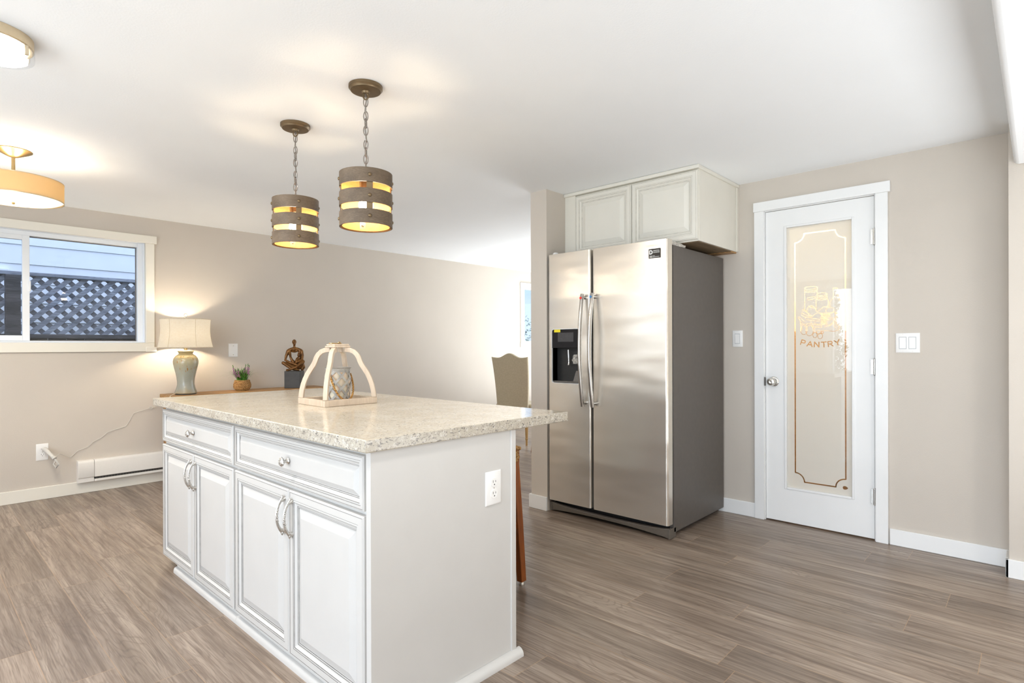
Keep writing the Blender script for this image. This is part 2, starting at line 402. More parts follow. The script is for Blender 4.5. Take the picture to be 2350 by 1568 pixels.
def mk_linen():
    m = M('linen lampshade'); x, y, z = m.sep(m.obj())
    a = m.noise(m.comb(m.math('MULTIPLY', x, 60), m.math('MULTIPLY', y, 60), m.math('MULTIPLY', z, 600)), 1, 2)
    c = m.ramp(a, (.3, (.90, .85, .76, 1)), (.6, (.97, .95, .90, 1)))
    d = m.n('ShaderNodeBsdfDiffuse'); t = m.n('ShaderNodeBsdfTranslucent'); m.l(c, d.inputs[0]); m.l(c, t.inputs[0])
    mx = m.n('ShaderNodeMixShader'); mx.inputs[0].default_value = .8; m.l(d.outputs[0], mx.inputs[1]); m.l(t.outputs[0], mx.inputs[2])
    return m.done(mx.outputs[0])
LINEN = mk_linen()
DRUMFAB = mk_trans('tan drum shade fabric', (.80, .66, .42, 1), (.95, .74, .40, 1), .5)
BULB = emit('warm glowing bulb', (1, .78, .50), 125)
BULBW = emit('lamp bulb glow', (1, .84, .62), 300)
DIFF = emit('lit fixture diffuser', (1, .93, .80), 7)
DBULB = emit('drum lamp bulb glow', (1, .86, .68), 160)
DISC = emit('lit disc diffuser', (1, .93, .82), 34)
FILLDISC = emit('added light diffuser', (1, .95, .88), 12)  # for the unseen ceiling lights added as fill
PBULB = emit('pantry bulb glow', (1, .84, .58), 800)

def mk_fabric(name, a, b, s=420):
    m = M(name); p = m.obj(); n1 = m.noise(p, s, 2); n2 = m.noise(p, 60, 3)
    c = m.mix(.5, m.ramp(n1, (.3, a), (.7, b)), m.ramp(n2, (.3, a), (.7, b)))
    return m.done(m.bsdf(c, .9, 0, m.bump(n1, .2, .002), Sheen_Weight=.2))
TAUPE = mk_fabric('taupe woven upholstery', lin(176, 164, 138), lin(196, 184, 158))
def mk_rope(name, a, b, s=55):
    m = M(name); p = m.obj(); q = m.n('ShaderNodeTexWave', wave_type='BANDS', bands_direction='DIAGONAL'); m.l(p, q.inputs['Vector'])
    q.inputs['Scale'].default_value = s; q.inputs['Distortion'].default_value = 3; q.inputs['Detail'].default_value = 2
    n = m.noise(p, 150, 3)
    c = m.mix(.5, m.ramp(q.outputs['Fac'], (.1, a), (.8, b)), m.ramp(n, (.3, a), (.7, b)))
    return m.done(m.bsdf(c, .8, 0, m.bump(q.outputs['Fac'], .6, .004)))
ROPE = mk_rope('golden jute rope', lin(120, 76, 24), lin(204, 156, 84))
SEAGRASS = mk_rope('woven seagrass', lin(116, 76, 34), lin(200, 158, 100), 30)
def mk_ceramic():
    m = M('drip glazed sage ceramic'); x, y, z = m.sep(m.obj())
    n1 = m.noise(m.comb(m.math('MULTIPLY', x, 30), m.math('MULTIPLY', y, 30), m.math('MULTIPLY', z, 5)), 1, 3)
    zz = m.math('ADD', z, m.math('MULTIPLY', n1, .12))
    c = m.ramp(zz, (.05, (.34, .26, .14, 1)), (.12, (.30, .30, .25, 1)), (.26, (.36, .36, .29, 1)), (.40, (.44, .35, .17, 1)))
    d = m.noise(m.comb(m.math('MULTIPLY', x, 75), m.math('MULTIPLY', y, 75), m.math('MULTIPLY', z, 16)), 1, 1, .5)
    band = m.math('MULTIPLY', m.math('GREATER_THAN', z, .19), m.math('LESS_THAN', z, .34))
    c = m.mix(m.math('MULTIPLY', m.ramp(d, (.64, 0.0), (.69, .9)), band), c, (.36, .15, .02, 1))
    s = m.noise(m.obj(), 240, 2); c = m.mix(m.ramp(s, (.6, 0.0), (.7, .35)), c, (.25, .19, .11, 1))
    return m.done(m.bsdf(c, .22, 0, Coat_Weight=.4))
CERAMIC = mk_ceramic()
def mk_bronze():
    m = M('cast bronze'); n = m.noise(m.obj(), 22, 4); g = m.n('ShaderNodeNewGeometry').outputs['Pointiness']
    c = m.ramp(n, (.3, lin(86, 56, 26)), (.7, lin(136, 94, 48)))
    return m.done(m.bsdf(c, .34, .55, m.bump(m.noise(m.obj(), 90, 3), .15, .003)))
BRONZE = mk_bronze()
SLATE = plain('charcoal plinth stone', (.030, .027, .024), .5, noise=.2, nscale=20)
GALV = plain('galvanised zinc', (.36, .35, .33), .55, .15, noise=.22, nscale=55, bump=.1, bscale=120)
def mk_leaf(name, a, b):
    m = M(name); c = m.ramp(m.noise(m.obj(), 40, 2), (.3, a), (.7, b))
    d = m.bsdf(c, .5); t = m.n('ShaderNodeBsdfTranslucent'); m.l(c, t.inputs[0]); mx = m.n('ShaderNodeMixShader'); mx.inputs[0].default_value = .25
    m.l(d, mx.inputs[1]); m.l(t.outputs[0], mx.inputs[2]); return m.done(mx.outputs[0])
LEAF = mk_leaf('grass green leaves', lin(40, 92, 26), lin(104, 162, 62))
HEDGE = mk_leaf('hedge leaves', lin(58, 78, 62), lin(150, 170, 150))
TREE = mk_leaf('dark evergreen leaves', lin(34, 46, 30), lin(84, 100, 66))
FLOWER = plain('mauve flower buds', lin(156, 104, 140), .7, noise=.5, nscale=260)
SIDING = plain('white painted lap siding', (.78, .80, .83), .6, noise=.03, nscale=6)
HEAT = plain('cream enamel heater', (.79, .76, .71), .35, noise=.01)
DISP = plain('black dispenser gloss', (.010, .010, .013), .10, noise=.1, Specular_IOR_Level=.25)
DISPSCREEN = plain('dark display', (.05, .05, .055), .15, noise=.1)
CAVITY = plain('dark brown dispenser cavity', (.035, .028, .02), .2, noise=.1)
YELLOW = plain('yellow sticker', (.85, .70, .02), .5, noise=.03)
RED = plain('red dot', (.80, .04, .02), .45, noise=.03)
BLUE = plain('blue dot', (.05, .22, .48), .45, noise=.03)
STICK = plain('dark brown sticker', (.02, .014, .010), .4, noise=.2)
WHITEINK = plain('white ink', (.85, .85, .82), .5, noise=.02)
FILM = plain('crumpled clear film', (.55, .52, .47), .15, .2, noise=.3, nscale=120, bump=.9, bscale=90)

# ------------------------------------------------------------------ key dimensions (metres, camera at x=0 y=0)
FY, PX, ZC = 5.6325, 3.952, 2.2827
RX, SY, EX = -2.8, -3.0, 9.0
PY0, PY1 = 2.561, 2.709                      # stub partition beside the fridge

# ------------------------------------------------------------------ setting
struct('floor', B().box(RX-.12, EX+.12, SY-.12, FY+.12, -.1, 0), FLOOR)
struct('ceiling', B().box(RX-.12, EX+.12, SY-.12, FY+.12, ZC, ZC+.12), CEIL)
def holed(axis, at, th, a0, a1, z0, z1, holes):
    """wall slab with rectangular holes (h0,h1,hz0,hz1) along 'axis' direction; 'at' .. at+th thick"""
    b = B(); cur = a0
    def bx(u0, u1, w0, w1):
        if u1-u0 < 1e-5 or w1-w0 < 1e-5: return
        if axis == 'x': b.box(u0, u1, at, at+th, w0, w1)
        else: b.box(at, at+th, u0, u1, w0, w1)
    for h0, h1, w0, w1 in sorted(holes):
        bx(cur, h0, z0, z1); bx(h0, h1, z0, w0); bx(h0, h1, w1, z1); cur = h1
    bx(cur, a1, z0, z1)
    return b
W1 = (-.10, 1.423, 1.207, 2.068)
W2 = (6.30, 7.40, 1.215, 2.05)
struct('wall_back', holed('x', FY, .14, RX, EX, 0, ZC, [W1, W2]), WALL)
RW = [(-1.9, 2.60, .05, 2.15), (4.3, 5.3, 1.15, 2.08)]
struct('wall_rear', holed('y', RX-.12, .12, SY, FY, 0, ZC, RW), WALL)
struct('wall_south', B().box(RX, PX, SY-.12, SY, 0, ZC), WALL)
DO = (.716, 1.362, -.001, 2.072)
struct('wall_right', holed('y', PX, .11, .114, PY0, 0, ZC, [DO]), WALL)
struct('wall_jog', B().box(3.788, PX+.11, SY, .114, 0, ZC), WALL)
struct('wall_partition', B().box(3.113, EX, PY0, PY1, 0, ZC), WALL)
EW = [(3.0, 5.3, .02, 2.1)]
struct('wall_east', holed('y', EX, .12, PY1, FY, 0, ZC, EW), WALL)
struct('ceiling_soffit', B().box(RX, 3.788, -.36, .093, 2.066, ZC), CEIL, bev=.02, seg=4)
# pantry room behind the glazed door
struct('wall_pantry', B().box(5.12, 5.22, .2, 2.0, 0, ZC).box(PX+.11, 5.12, .2, .3, 0, ZC).box(PX+.11, 5.12, 1.9, 2.0, 0, ZC),
       plain('warm pantry paint', (.84, .81, .74), .8, noise=.01))
# baseboards
def bb(name, b): return struct(name, b, TRIM, bev=.003)
struct('baseboard_back', B().box(RX, EX, FY-.014, FY-.0005, 0, .096), TRIMW, bev=.003)
bb('baseboard_right', B().box(PX-.014, PX-.0005, .114, .646, 0, .094))
bb('baseboard_pantry', B().box(PX-.014, PX-.0005, 1.418, PY0, 0, .098))
bb('baseboard_jog', B().box(3.774, 3.788, SY, .128, 0, .093).box(3.774, PX-.014, .114, .128, 0, .093))
bb('baseboard_partition', B().box(3.099, 3.1125, PY0-.003, PY1+.0145, 0, .098).box(3.113, EX, PY1+.0005, PY1+.014, 0, .098))

# ------------------------------------------------------------------ window_1 over the living side
def window_main():
    r = sroot('window_1', (.66, FY, 1.2))
    x0, x1, z0, z1 = W1; y = FY
    b = B().box(x0-.09, x1+.084, y-.024, y-.001, z1-.005, z1+.061)
    b.box(x0-.068, x0, y-.018, y-.001, z0, z1-.005).box(x1, x1+.067, y-.018, y-.001, z0, z1-.005)
    struct('window_casing', b, TRIMW, r, bev=.003)
    struct('window_apron', B().box(x0-.068, x1+.067, y-.018, y-.001, z0-.075, z0).box(x1, x1+.082, y-.022, y-.001, z0-.077, z0-.036).box(x0-.082, x0, y-.022, y-.001, z0-.077, z0-.036), TRIMW, r, bev=.003)
    b = B(); d0, d1 = y+.001, y+.139
    b.box(x0, x0+.006, d0, d1, z0, z1).box(x1-.006, x1, d0, d1, z0, z1).box(x0, x1, d0, d1, z0, z0+.006).box(x0, x1, d0, d1, z1-.006, z1)
    f0, f1 = y+.05, y+.12
    b.box(x0+.006, x0+.046, f0, f1, z0+.006, z1-.006).box(x1-.044, x1-.006, f0, f1, z0+.006, z1-.006)
    b.box(x0+.046, x1-.044, f0, f1, z0+.006, z0+.014).box(x0+.046, x1-.044, f0, f1, z1-.04, z1-.006)
    struct('window_frame', b, VINYL, r, bev=.002)
    sl = struct('sliding_sash', B().box(.625, .668, y+.045, y+.085, z0+.014, z1-.04).box(x0+.046, x0+.09, y+.045, y+.085, z0+.014, z1-.04)
        .box(x0+.09, .625, y+.045, y+.085, z0+.014, z0+.055).box(x0+.09, .625, y+.045, y+.085, z1-.075, z1-.04), VINYL, r, bev=.002)
    struct('window_latch', B().box(.660, .674, y+.035, y+.046, 1.60, 1.68), VINYL, sl, bev=.002)
    struct('window_pane', B().box(x0+.09, .625, y+.066, y+.070, z0+.055, z1-.075), GLASS, sl)
    struct('window_pane', B().box(.668, x1-.044, y+.092, y+.096, z0+.014, z1-.04), GLASS, r)
    b = B(); g = .006
    b.box(.668, x1-.044, y+.085, y+.1, z0+.014, z0+.014+g).box(.668, x1-.044, y+.085, y+.1, z1-.04-g, z1-.04).box(x1-.044-g, x1-.044, y+.085, y+.1, z0+.02, z1-.046)
    struct('glazing_bead', b, GREYP, r)
window_main()
def window_small(name, axis, at, sgn, h, trim=True, mull=0):
    """plain window in a wall; interior side at 'at', outside towards sgn"""
    a0, a1, z0, z1 = h
    def bx(b, u0, u1, d0, d1, w0, w1):
        d0, d1 = at+sgn*d0, at+sgn*d1
        return b.box(u0, u1, d0, d1, w0, w1) if axis == 'x' else b.box(d0, d1, u0, u1, w0, w1)
    r = sroot(name, ((a0+a1)/2, at, z0) if axis == 'x' else (at, (a0+a1)/2, z0))
    b = B()
    bx(b, a0-.075, a1+.075, -.022, -.001, z1, z1+.06); bx(b, a0-.068, a0, -.018, -.001, z0, z1); bx(b, a1, a1+.068, -.018, -.001, z0, z1)
    bx(b, a0-.075, a1+.075, -.02, -.001, z0-.068, z0)
    struct('window_casing', b, TRIM, r, bev=.003)
    b = B(); g = .03
    bx(b, a0, a0+g, .001, .1, z0, z1); bx(b, a1-g, a1, .001, .1, z0, z1); bx(b, a0+g, a1-g, .001, .1, z0, z0+g); bx(b, a0+g, a1-g, .001, .1, z1-g, z1)
    for k in range(mull): u = a0+(a1-a0)*(k+1)/(mull+1); bx(b, u-.025, u+.025, .04, .09, z0+g, z1-g)
    struct('window_frame', b, VINYL, r, bev=.002)
    b = B(); bx(b, a0+g, a1-g, .06, .064, z0+g, z1-g); struct('window_pane', b, GLASS, r)
window_small('window_2', 'x', FY, 1, W2, mull=0)
window_small('window_3', 'y', RX, -1, RW[0], mull=1)
window_small('window_4', 'y', RX, -1, RW[1], mull=1)
window_small('window_5', 'y', EX, 1, EW[0], mull=1)

# ------------------------------------------------------------------ door_1 : glazed pantry door
def pantry_door():
    r = sroot('door_1', (PX, 1.035, 0)); x = PX
    b = B().box(x-.019, x-.001, 1.355, 1.418, 0, 2.070).box(x-.019, x-.001, .652, .716, 0, 2.070).box(x-.024, x-.001, .640, 1.422, 2.070, 2.133)
    struct('door_casing', b, TRIM, r, bev=.002)
    b = B().box(x+.001, x+.108, 1.352, 1.3615, .0, 2.0705).box(x+.001, x+.108, .7165, .7225, .0, 2.0705).box(x+.001, x+.108, .7225, 1.352, 2.066, 2.0715).box(x+.05, x+.062, 1.34, 1.352, 0, 2.066).box(x+.05, x+.062, .7225, .735, 0, 2.066)
    struct('door_jamb', b, TRIM, r)
    y0, y1, z0, z1 = .725, 1.3495, .009, 2.0625; g0, g1, h0, h1 = .843, 1.219, .239, 1.941; d0, d1 = x+.006, x+.044
    b = B().box(d0, d1, y0, g0, z0, z1).box(d0, d1, g1, y1, z0, z1).box(d0, d1, g0, g1, z0, h0).box(d0, d1, g0, g1, h1, z1)
    leaf = struct('door_leaf', b, TRIM, r)
    m = .014; b = B()
    for (a0, a1, c0, c1) in ((g0-m, g0, h0-m, h1+m), (g1, g1+m, h0-m, h1+m), (g0, g1, h0-m, h0), (g0, g1, h1, h1+m)): b.box(d0-.005, d0, a0, a1, c0, c1)
    struct('glazing_bead', b, TRIM, leaf, bev=.003)
    struct('door_glass', B().box(x+.018, x+.022, g0, g1, h0, h1), DOORGLASS, leaf)
    etched_film(leaf, x+.0235, g0, g1, h0, h1)
    for zc in (1.818, 1.04, .264):
        h = B().tube([(x-.004, .7225, zc-.045), (x-.004, .7225, zc+.045)], .0065, 10)
        h.ball((x-.004, .7225, zc-.046), .0065).ball((x-.004, .7225, zc+.046), .0065).box(x-.001, x+.0055, .7165, .742, zc-.044, zc+.044)
        struct('hinge', h, NICKEL, r)
    k = B(); ky, kz = 1.300, .929
    # knob turned about the x axis
    prof = [(.0, .012), (.031, .012), (.033, .008), (.033, .002), (.012, .0), (.0115, -.026), (.020, -.030), (.027, -.040), (.027, -.052), (.021, -.062), (.012, -.065), (.010, -.063), (.0, -.062)]
    n = 28; vs = []; fs = []
    for rr, dx in prof:
        for i in range(n): a = 2*pi*i/n; vs.append((x+.0055+min(dx, 0) if dx <= 0 else x+.0055-.012+dx, ky+rr*cos(a), kz+rr*sin(a)))
    vs = []
    for rr, dx in [(.033, 0), (.033, -.005), (.029, -.009), (.012, -.011), (.0115, -.028), (.020, -.032), (.027, -.042), (.027, -.053), (.021, -.063), (.011, -.066), (.009, -.063), (.0001, -.062)]:
        for i in range(n): a = 2*pi*i/n; vs.append((x+.0058+dx, ky+rr*cos(a), kz+rr*sin(a)))
    for j in range(11):
        for i in range(n): a, c = j*n+i, j*n+(i+1) % n; fs.append((a, a+n, c+n, c))
    k.add(vs, fs); struct('door_knob', k, NICKEL, leaf)
    struct('strike_plate', B().box(x-.0205, x-.006, 1.3485, 1.3525, .90, .957), GREYP, r)

def etched_film(parent, x, g0, g1, h0, h1):
    """frosted film with the etched border, the still life and the lettering left clear (a raster of 1.6 mm cells)"""
    cs = .0016; nx = int(round((g1-g0)/cs)); nz = int(round((h1-h0)/cs)); clear = set()
    gy = lambda u: g1-u                                 # u runs left to right as seen from the kitchen
    def stroke(pts, w, closed=False):
        if closed: pts = pts+[pts[0]]
        for (ax, az), (bx_, bz) in zip(pts[:-1], pts[1:]):
            L_ = max(1, int(max(abs(ax-bx_), abs(az-bz))/(cs*.5)))
            for i in range(L_+1):
                px_, pz = ax+(bx_-ax)*i/L_, az+(bz-az)*i/L_
                k = int(w/2/cs)+1; ci, cj = int((px_)/cs), int((pz-h0)/cs)
                for di in range(-k, k+1):
                    for dj in range(-k, k+1):
                        q = ((ci+di+.5)*cs-px_)**2 + (h0+(cj+dj+.5)*cs-pz)**2
                        if q <= (w/2)**2: clear.add((ci+di, cj+dj))
    def arc(cx, cz, rx, rz, a0=0, a1=360, n=40): return [(cx+rx*cos(radians(a0+(a1-a0)*i/n)), cz+rz*sin(radians(a0+(a1-a0)*i/n))) for i in range(n+1)]
    # border: straight runs with concave corners, with a fleur dot in the lower right
    L0, R0, T0, B0, c = .047, .338, 1.893, .283, .055
    w = .0075
    stroke([(L0, B0+c), (L0, T0-c)], w); stroke([(R0, B0+c), (R0, T0-c)], w); stroke([(L0+c, T0), (R0-c, T0)], w); stroke([(L0+c, B0), (R0-c, B0)], w)
    for cx_, cz_, a in ((L0, T0, -90), (R0, T0, 180), (L0, B0, 0), (R0, B0, 90)): stroke(arc(cx_, cz_, c, c, a, a+90, 24), w)
    stroke(arc(R0-.004, B0+.002, .008, .006), .010); stroke([(R0-.006, B0+.002), (R0+.006, B0+.002)], .012)
    # still life; pixel frame of the photo crop -> door plane
    def q(a, b_): return (.0645+(a-160)*.000288, 1.262+(1035-b_)*.000350)
    def pl(*p): return [q(a, b_) for a, b_ in p]
    t = .0030
    def oval(cx_, cy_, rx, ry): return [q(cx_+rx*cos(2*pi*i/36), cy_+ry*sin(2*pi*i/36)) for i in range(37)]
    stroke(pl((300, 255), (302, 660)), t); stroke(pl((562, 250), (556, 380)), t)
    stroke(oval(431, 245, 131, 25), t); stroke([q(431+131*cos(radians(a)), 275+26*sin(radians(a))) for a in range(0, 181, 6)], t); stroke([q(431+131*cos(radians(a)), 300+26*sin(radians(a))) for a in range(0, 181, 6)], t)
    stroke(pl((362, 428), (380, 418), (510, 410), (524, 424), (510, 448), (380, 465), (360, 448), (362, 428)), t)
    stroke(oval(655, 372, 103, 24), t)
    for dz in (25, 52, 80): stroke([q(655+106*cos(radians(a)), 375+dz+22*sin(radians(a))) for a in range(0, 181, 6)], t)
    stroke(pl((552, 375), (556, 450), (535, 480), (538, 670)), t); stroke(pl((758, 375), (756, 450), (780, 480), (780, 600)), t)
    stroke(pl((872, 272), (876, 285), (958, 285), (962, 272), (872, 272)), t)
    stroke(pl((876, 285), (880, 440), (808, 525), (808, 610)), t); stroke(pl((958, 285), (962, 440), (1024, 525), (1024, 930), (1000, 968)), t)
    stroke(pl((340, 700), (360, 610), (400, 575), (460, 570), (510, 620), (560, 690)), t); stroke(pl((390, 575), (470, 590), (500, 600)), t); stroke(pl((400, 600), (480, 620)), t)
    stroke(pl((560, 690), (690, 600), (770, 610), (760, 580)), t); stroke(oval(812, 672, 82, 55), t); stroke(oval(870, 760, 85, 55), t); stroke(oval(935, 735, 25, 22), t)
    stroke(pl((245, 650), (290, 630), (330, 665), (460, 770)), t); stroke(pl((250, 670), (300, 660), (440, 780)), t)
    stroke(pl((225, 715), (250, 700), (430, 790)), t); stroke(pl((235, 740), (330, 790)), t)
    stroke(pl((165, 785), (190, 768), (300, 860)), t); stroke(pl((165, 785), (215, 850), (260, 885)), t)
    stroke(pl((320, 780), (610, 830)), t); stroke(pl((330, 825), (600, 860)), t); stroke(pl((460, 770), (530, 720), (600, 705), (650, 745), (640, 790)), t)
    stroke(pl((430, 860), (440, 905), (620, 920)), t); stroke(pl((510, 870), (512, 915)), t); stroke(pl((470, 935), (640, 930), (650, 975), (475, 970), (470, 935)), t)
    rng = random.Random(3)
    for i in range(6):
        for j in range(6-i//2): stroke(oval(640+j*30+(i % 2)*14, 730+i*36, 15, 17), t*.9)
    stroke(pl((215, 850), (218, 1040)), t); stroke(pl((240, 960), (245, 1030)), t); stroke(pl((225, 905), (300, 900)), t)
    stroke(oval(285, 1010, 70, 92), t); stroke(oval(400, 1030, 78, 95), t); stroke(pl((300, 960), (330, 905), (390, 895), (440, 915), (465, 960)), t)
    stroke(oval(512, 1112, 42, 50), t); stroke(oval(615, 1130, 48, 52), t); stroke(oval(590, 1060, 45, 38), t); stroke(oval(660, 1065, 22, 22), t)
    stroke(pl((790, 960), (820, 940), (880, 900), (880, 880), (800, 940), (700, 970)), t); stroke(pl((800, 850), (860, 830), (890, 870), (920, 850), (915, 800)), t)
    stroke(pl((920, 850), (930, 920), (990, 960), (985, 1030), (930, 1040), (870, 1050), (800, 1040), (650, 1030)), t)
    stroke(pl((890, 880), (890, 960), (940, 1000)), t); stroke(pl((500, 980), (505, 1030)), t)
    # PANTRY on a shallow arc
    G = {'P': [[(0, 0), (0, 1), (.62, 1), (.8, .86), (.8, .62), (.62, .45), (0, .45)]], 'A': [[(0, 0), (.5, 1), (1, 0)], [(.2, .33), (.8, .33)]],
         'N': [[(0, 0), (0, 1), (.9, 0), (.9, 1)]], 'T': [[(0, 1), (1, 1)], [(.5, 1), (.5, 0)]],
         'R': [[(0, 0), (0, 1), (.62, 1), (.8, .86), (.8, .64), (.62, .48), (0, .48)], [(.4, .48), (.85, 0)]], 'Y': [[(0, 1), (.5, .48), (1, 1)], [(.5, .48), (.5, 0)]]}
    Rr = .37; hgt = .031; uc = .1957
    for ch, s in zip('PANTRY', (-.0985, -.060, -.0185, .0215, .0610, .0985)):
        wd = .0295
        a = s/Rr
        for st in G[ch]:
            pts = []
            for gx, gz in st:
                lx = s+(gx-.5)*wd; aa = lx/Rr; rad = Rr-(gz-.5)*hgt     # smile-shaped arc: centre above
                pts.append((uc+rad*sin(aa), 1.1735+Rr-rad*cos(aa)))
            stroke(pts, .0062)
    b = B()
    for i in range(nx):
        j = 0
        while j < nz:
            if (i, j) in clear: j += 1; continue
            k = j
            while k < nz and (i, k) not in clear: k += 1
            b.add([(x, gy(i*cs), h0+j*cs), (x, gy((i+1)*cs), h0+j*cs), (x, gy((i+1)*cs), h0+k*cs), (x, gy(i*cs), h0+k*cs)], [(3, 2, 1, 0)])
            j = k
    # merge neighbouring full-height columns is not needed: a few thousand quads
    o = struct('etched_film', b, FROST, parent, flat=True); o['label'] = 'frosted pane etched with a still life, a border and the word PANTRY'
pantry_door()

# pantry contents: warm bulb, shelves
def pantry_room():
    t = thing('pantry_shelf_unit', 'tan wooden cupboard unit seen dimly behind the frosted pantry door', 'shelf', (4.92, 1.1, 0))
    link('side_panel', B().box(4.72, 5.115, .31, .335, 0, 1.2765), SHELFW, t); link('side_panel', B().box(4.72, 5.115, 1.865, 1.89, 0, 1.2765), SHELFW, t)
    for z in (.08, .47, .86, 1.2515): link('shelf', B().box(4.70, 5.115, .335, 1.865, z, z+.025), SHELFW, t)
    for y0, y1 in ((.338, 1.098), (1.102, 1.862)): link('cupboard_door', B().box(4.682, 4.699, y0, y1, .10, 1.268), SHELFW, t, bev=.002)
    link('back_panel', B().box(5.10, 5.115, .335, 1.865, .105, 1.2515), SHELFW, t)
    t = thing('pantry_ceiling_bulb', 'bare warm bulb lighting the pantry behind the frosted glass', 'light', (4.5, 1.6, ZC))
    link('bulb_holder', B().lathe([(.055, 0), (.055, -.02), (.025, -.035), (.022, -.05)], (4.5, 1.6, ZC-.0005), 24), PLASTIC, t)
    link('bulb', B().ball((4.5, 1.6, ZC-.09), (.032, .032, .042)), PBULB, t)
pantry_room()

# ------------------------------------------------------------------ kitchen island
def door_prof(m=1, big=True):
    """profile (inset, height, material) in metres; m = glaze material slot"""
    s = 1.0 if big else .80
    e = [(0, -.004, 0), (.0035, 0, 0), (.0065, 0, m), (.0082, -.0006, 0)]
    e += [(.030*s, 0, m), (.0312*s+.0002, -.001, 0), (.037*s, -.0005, m), (.0384*s+.0002, -.002, 0), (.046*s, -.0075, 0), (.050*s, -.008, m), (.0514*s+.0002, -.0095, 0),
          (.055*s, -.010, m), (.0565*s+.0003, -.0115, 0), (.060*s, -.0115, 0), (.084*s, -.003, 0), (.0865*s, -.002, 0)]
    return e
def drawer_prof():
    return [(0, -.004, 0), (.003, 0, 0), (.0045, 0, 1), (.006, -.0006, 0), (.015, 0, 1), (.0164, -.001, 0), (.022, -.0005, 1), (.0234, -.002, 0), (.030, -.0075, 0), (.033, -.008, 1), (.0345, -.0095, 0),
            (.037, -.010, 1), (.0385, -.0115, 0), (.041, -.0115, 0), (.056, -.003, 0), (.058, -.002, 0)]
def pull(parent, x, y, z, L_=.125):
    """arched pull with a cast floral centre, standing off a face that looks to -x"""
    b = B(); pts = []; rad = []
    n = 22
    for i in range(n+1):
        s = -1+2*i/n; pts.append((x-.007-.024*(1-s*s)**.8, y, z+s*L_/2)); rad.append(.0048+.0016*abs(s)**3)
    b.tube(pts, rad, 10, flat=.85)
    for s in (-1, 1):
        b.tube([(x+.0005, y, z+s*(L_/2-.004)), (x-.006, y, z+s*(L_/2-.005)), (x-.013, y, z+s*(L_/2-.010))], [.0085, .0075, .0055], 12)
        b.ball((x-.0095, y, z+s*(L_/2+.001)), (.005, .006, .010))
    for k in range(-3, 4):
        zz = z+k*.0065; xx = x-.031+.0009*k*k*.3
        b.ball((xx, y+(.002 if k % 2 else -.002), zz), (.0044, .0052, .0042), n=8, k=6); b.ball((xx+.002, y-(.0035 if k % 2 else -.0035), zz+.002), (.003, .0032, .003), n=8, k=6)
    o = link('pull_handle', b, PEWTER, parent); return o
def knob(parent, x, y, z):
    b = B(); n = 20; vs = []; fs = []
    pr = [(.011, 0), (.0075, .003), (.0055, .010), (.006, .016), (.013, .019), (.0165, .022), (.0165, .025), (.0135, .028), (.009, .031), (.004, .0325), (.0002, .033)]
    for k, (r, d) in enumerate(pr):
        for i in range(n):
            a = 2*pi*i/n; rr = r*(1+(.07 if i % 2 else -.05)*(1 if 4 <= k <= 8 else 0)); vs.append((x-d, y+rr*cos(a), z+rr*sin(a)))
    for j in range(len(pr)-1):
        for i in range(n): a, c = j*n+i, j*n+(i+1) % n; fs.append((a, a+n, c+n, c))
    b.add(vs, fs)
    for i in range(6): a = 2*pi*i/6; b.ball((x-.0295, y+.0085*cos(a), z+.0085*sin(a)), (.003, .0035, .0035), n=8, k=6)
    b.ball((x-.032, y, z), .0035, n=8, k=6)
    return link('knob', b, PEWTER, parent)
FX = .950                                   # face of the doors
def cabinet(label, y0, y1, name='base_cabinet', near=False):
    t = thing(name, label, 'cabinet', (1.26, (y0+y1)/2, 0), 'island base cabinets')
    b = B().box(FX+.0205, 1.548, y0, y1, .052, .8575); link('carcass', b, CAB, t)
    dw = (y1-y0-.018-.006)/2; ux, uz, un = (0, -1, 0), (0, 0, 1), (-1, 0, 0)
    yl = y1-.009
    for k in range(2):
        yo = yl-k*(dw+.006)
        d = link('door', B().panel((FX, yo, .058), ux, uz, un, dw, .594, door_prof(), .020), [CAB, GLAZE], t, flat=True)
        pull(d, FX, (yo-dw+.026) if k == 0 else (yo-.026), .557)
    w = y1-y0-.018
    d = link('drawer', B().panel((FX, yl, .668), ux, uz, un, w, .169, drawer_prof(), .020), [CAB, GLAZE], t, flat=True)
    knob(d, FX-.0015, (y0+y1)/2, .757)
    return t
c_far = cabinet('white raised panel island cabinet at the far, window end of the row', 2.4915, 3.459)
c_near = cabinet('white raised panel island cabinet next to the end panel with the outlet', 1.4935, 2.4905)
link('side_panel', B().box(FX+.022, 1.548, 3.4592, 3.463, .052, .8575), CAB, c_far)
link('toe_kick', B().box(.972, 1.54, 2.4915, 3.29, 0, .0515), CAB, c_far)
link('toe_kick', B().box(.972, 1.54, 1.4935, 2.4905, 0, .0515), CAB, c_near)
def shoe(y0, y1):
    pr = [(.9715, 0), (.9715, .028), (.966, .0275), (.960, .024), (.9565, .018), (.955, .010), (.955, 0)]
    return B().prism([(x, z) for x, z in reversed(pr)], y0, y1, 'y')
link('shoe_molding', shoe(2.4915, 3.293), CAB, c_far)
link('shoe_molding', shoe(1.4935, 2.4905), CAB, c_near)
link('end_panel', B().box(.9445, 1.553, 1.4535, 1.478, .0, .8575).box(FX+.022, 1.548, 1.478, 1.493, 0.052, .8575), CAB, c_near)
link('corner_post', B().box(1.549, 1.5755, 1.4475, 1.494, 0, .8575), CAB, c_near, bev=.003)
pr = [(1.4525, 0), (1.4525, .030), (1.446, .0295), (1.438, .026), (1.431, .019), (1.4275, .010), (1.427, 0)]
b = B(); n_ = len(pr); xs = (.9435, 1.593)
b.add([(x, y, z) for x in xs for y, z in pr], [tuple(range(n_)), tuple(range(2*n_-1, n_-1, -1))] + [(i, n_+i, n_+(i+1) % n_, (i+1) % n_) for i in range(n_)])
link('end_shoe_molding', b, CAB, c_near)
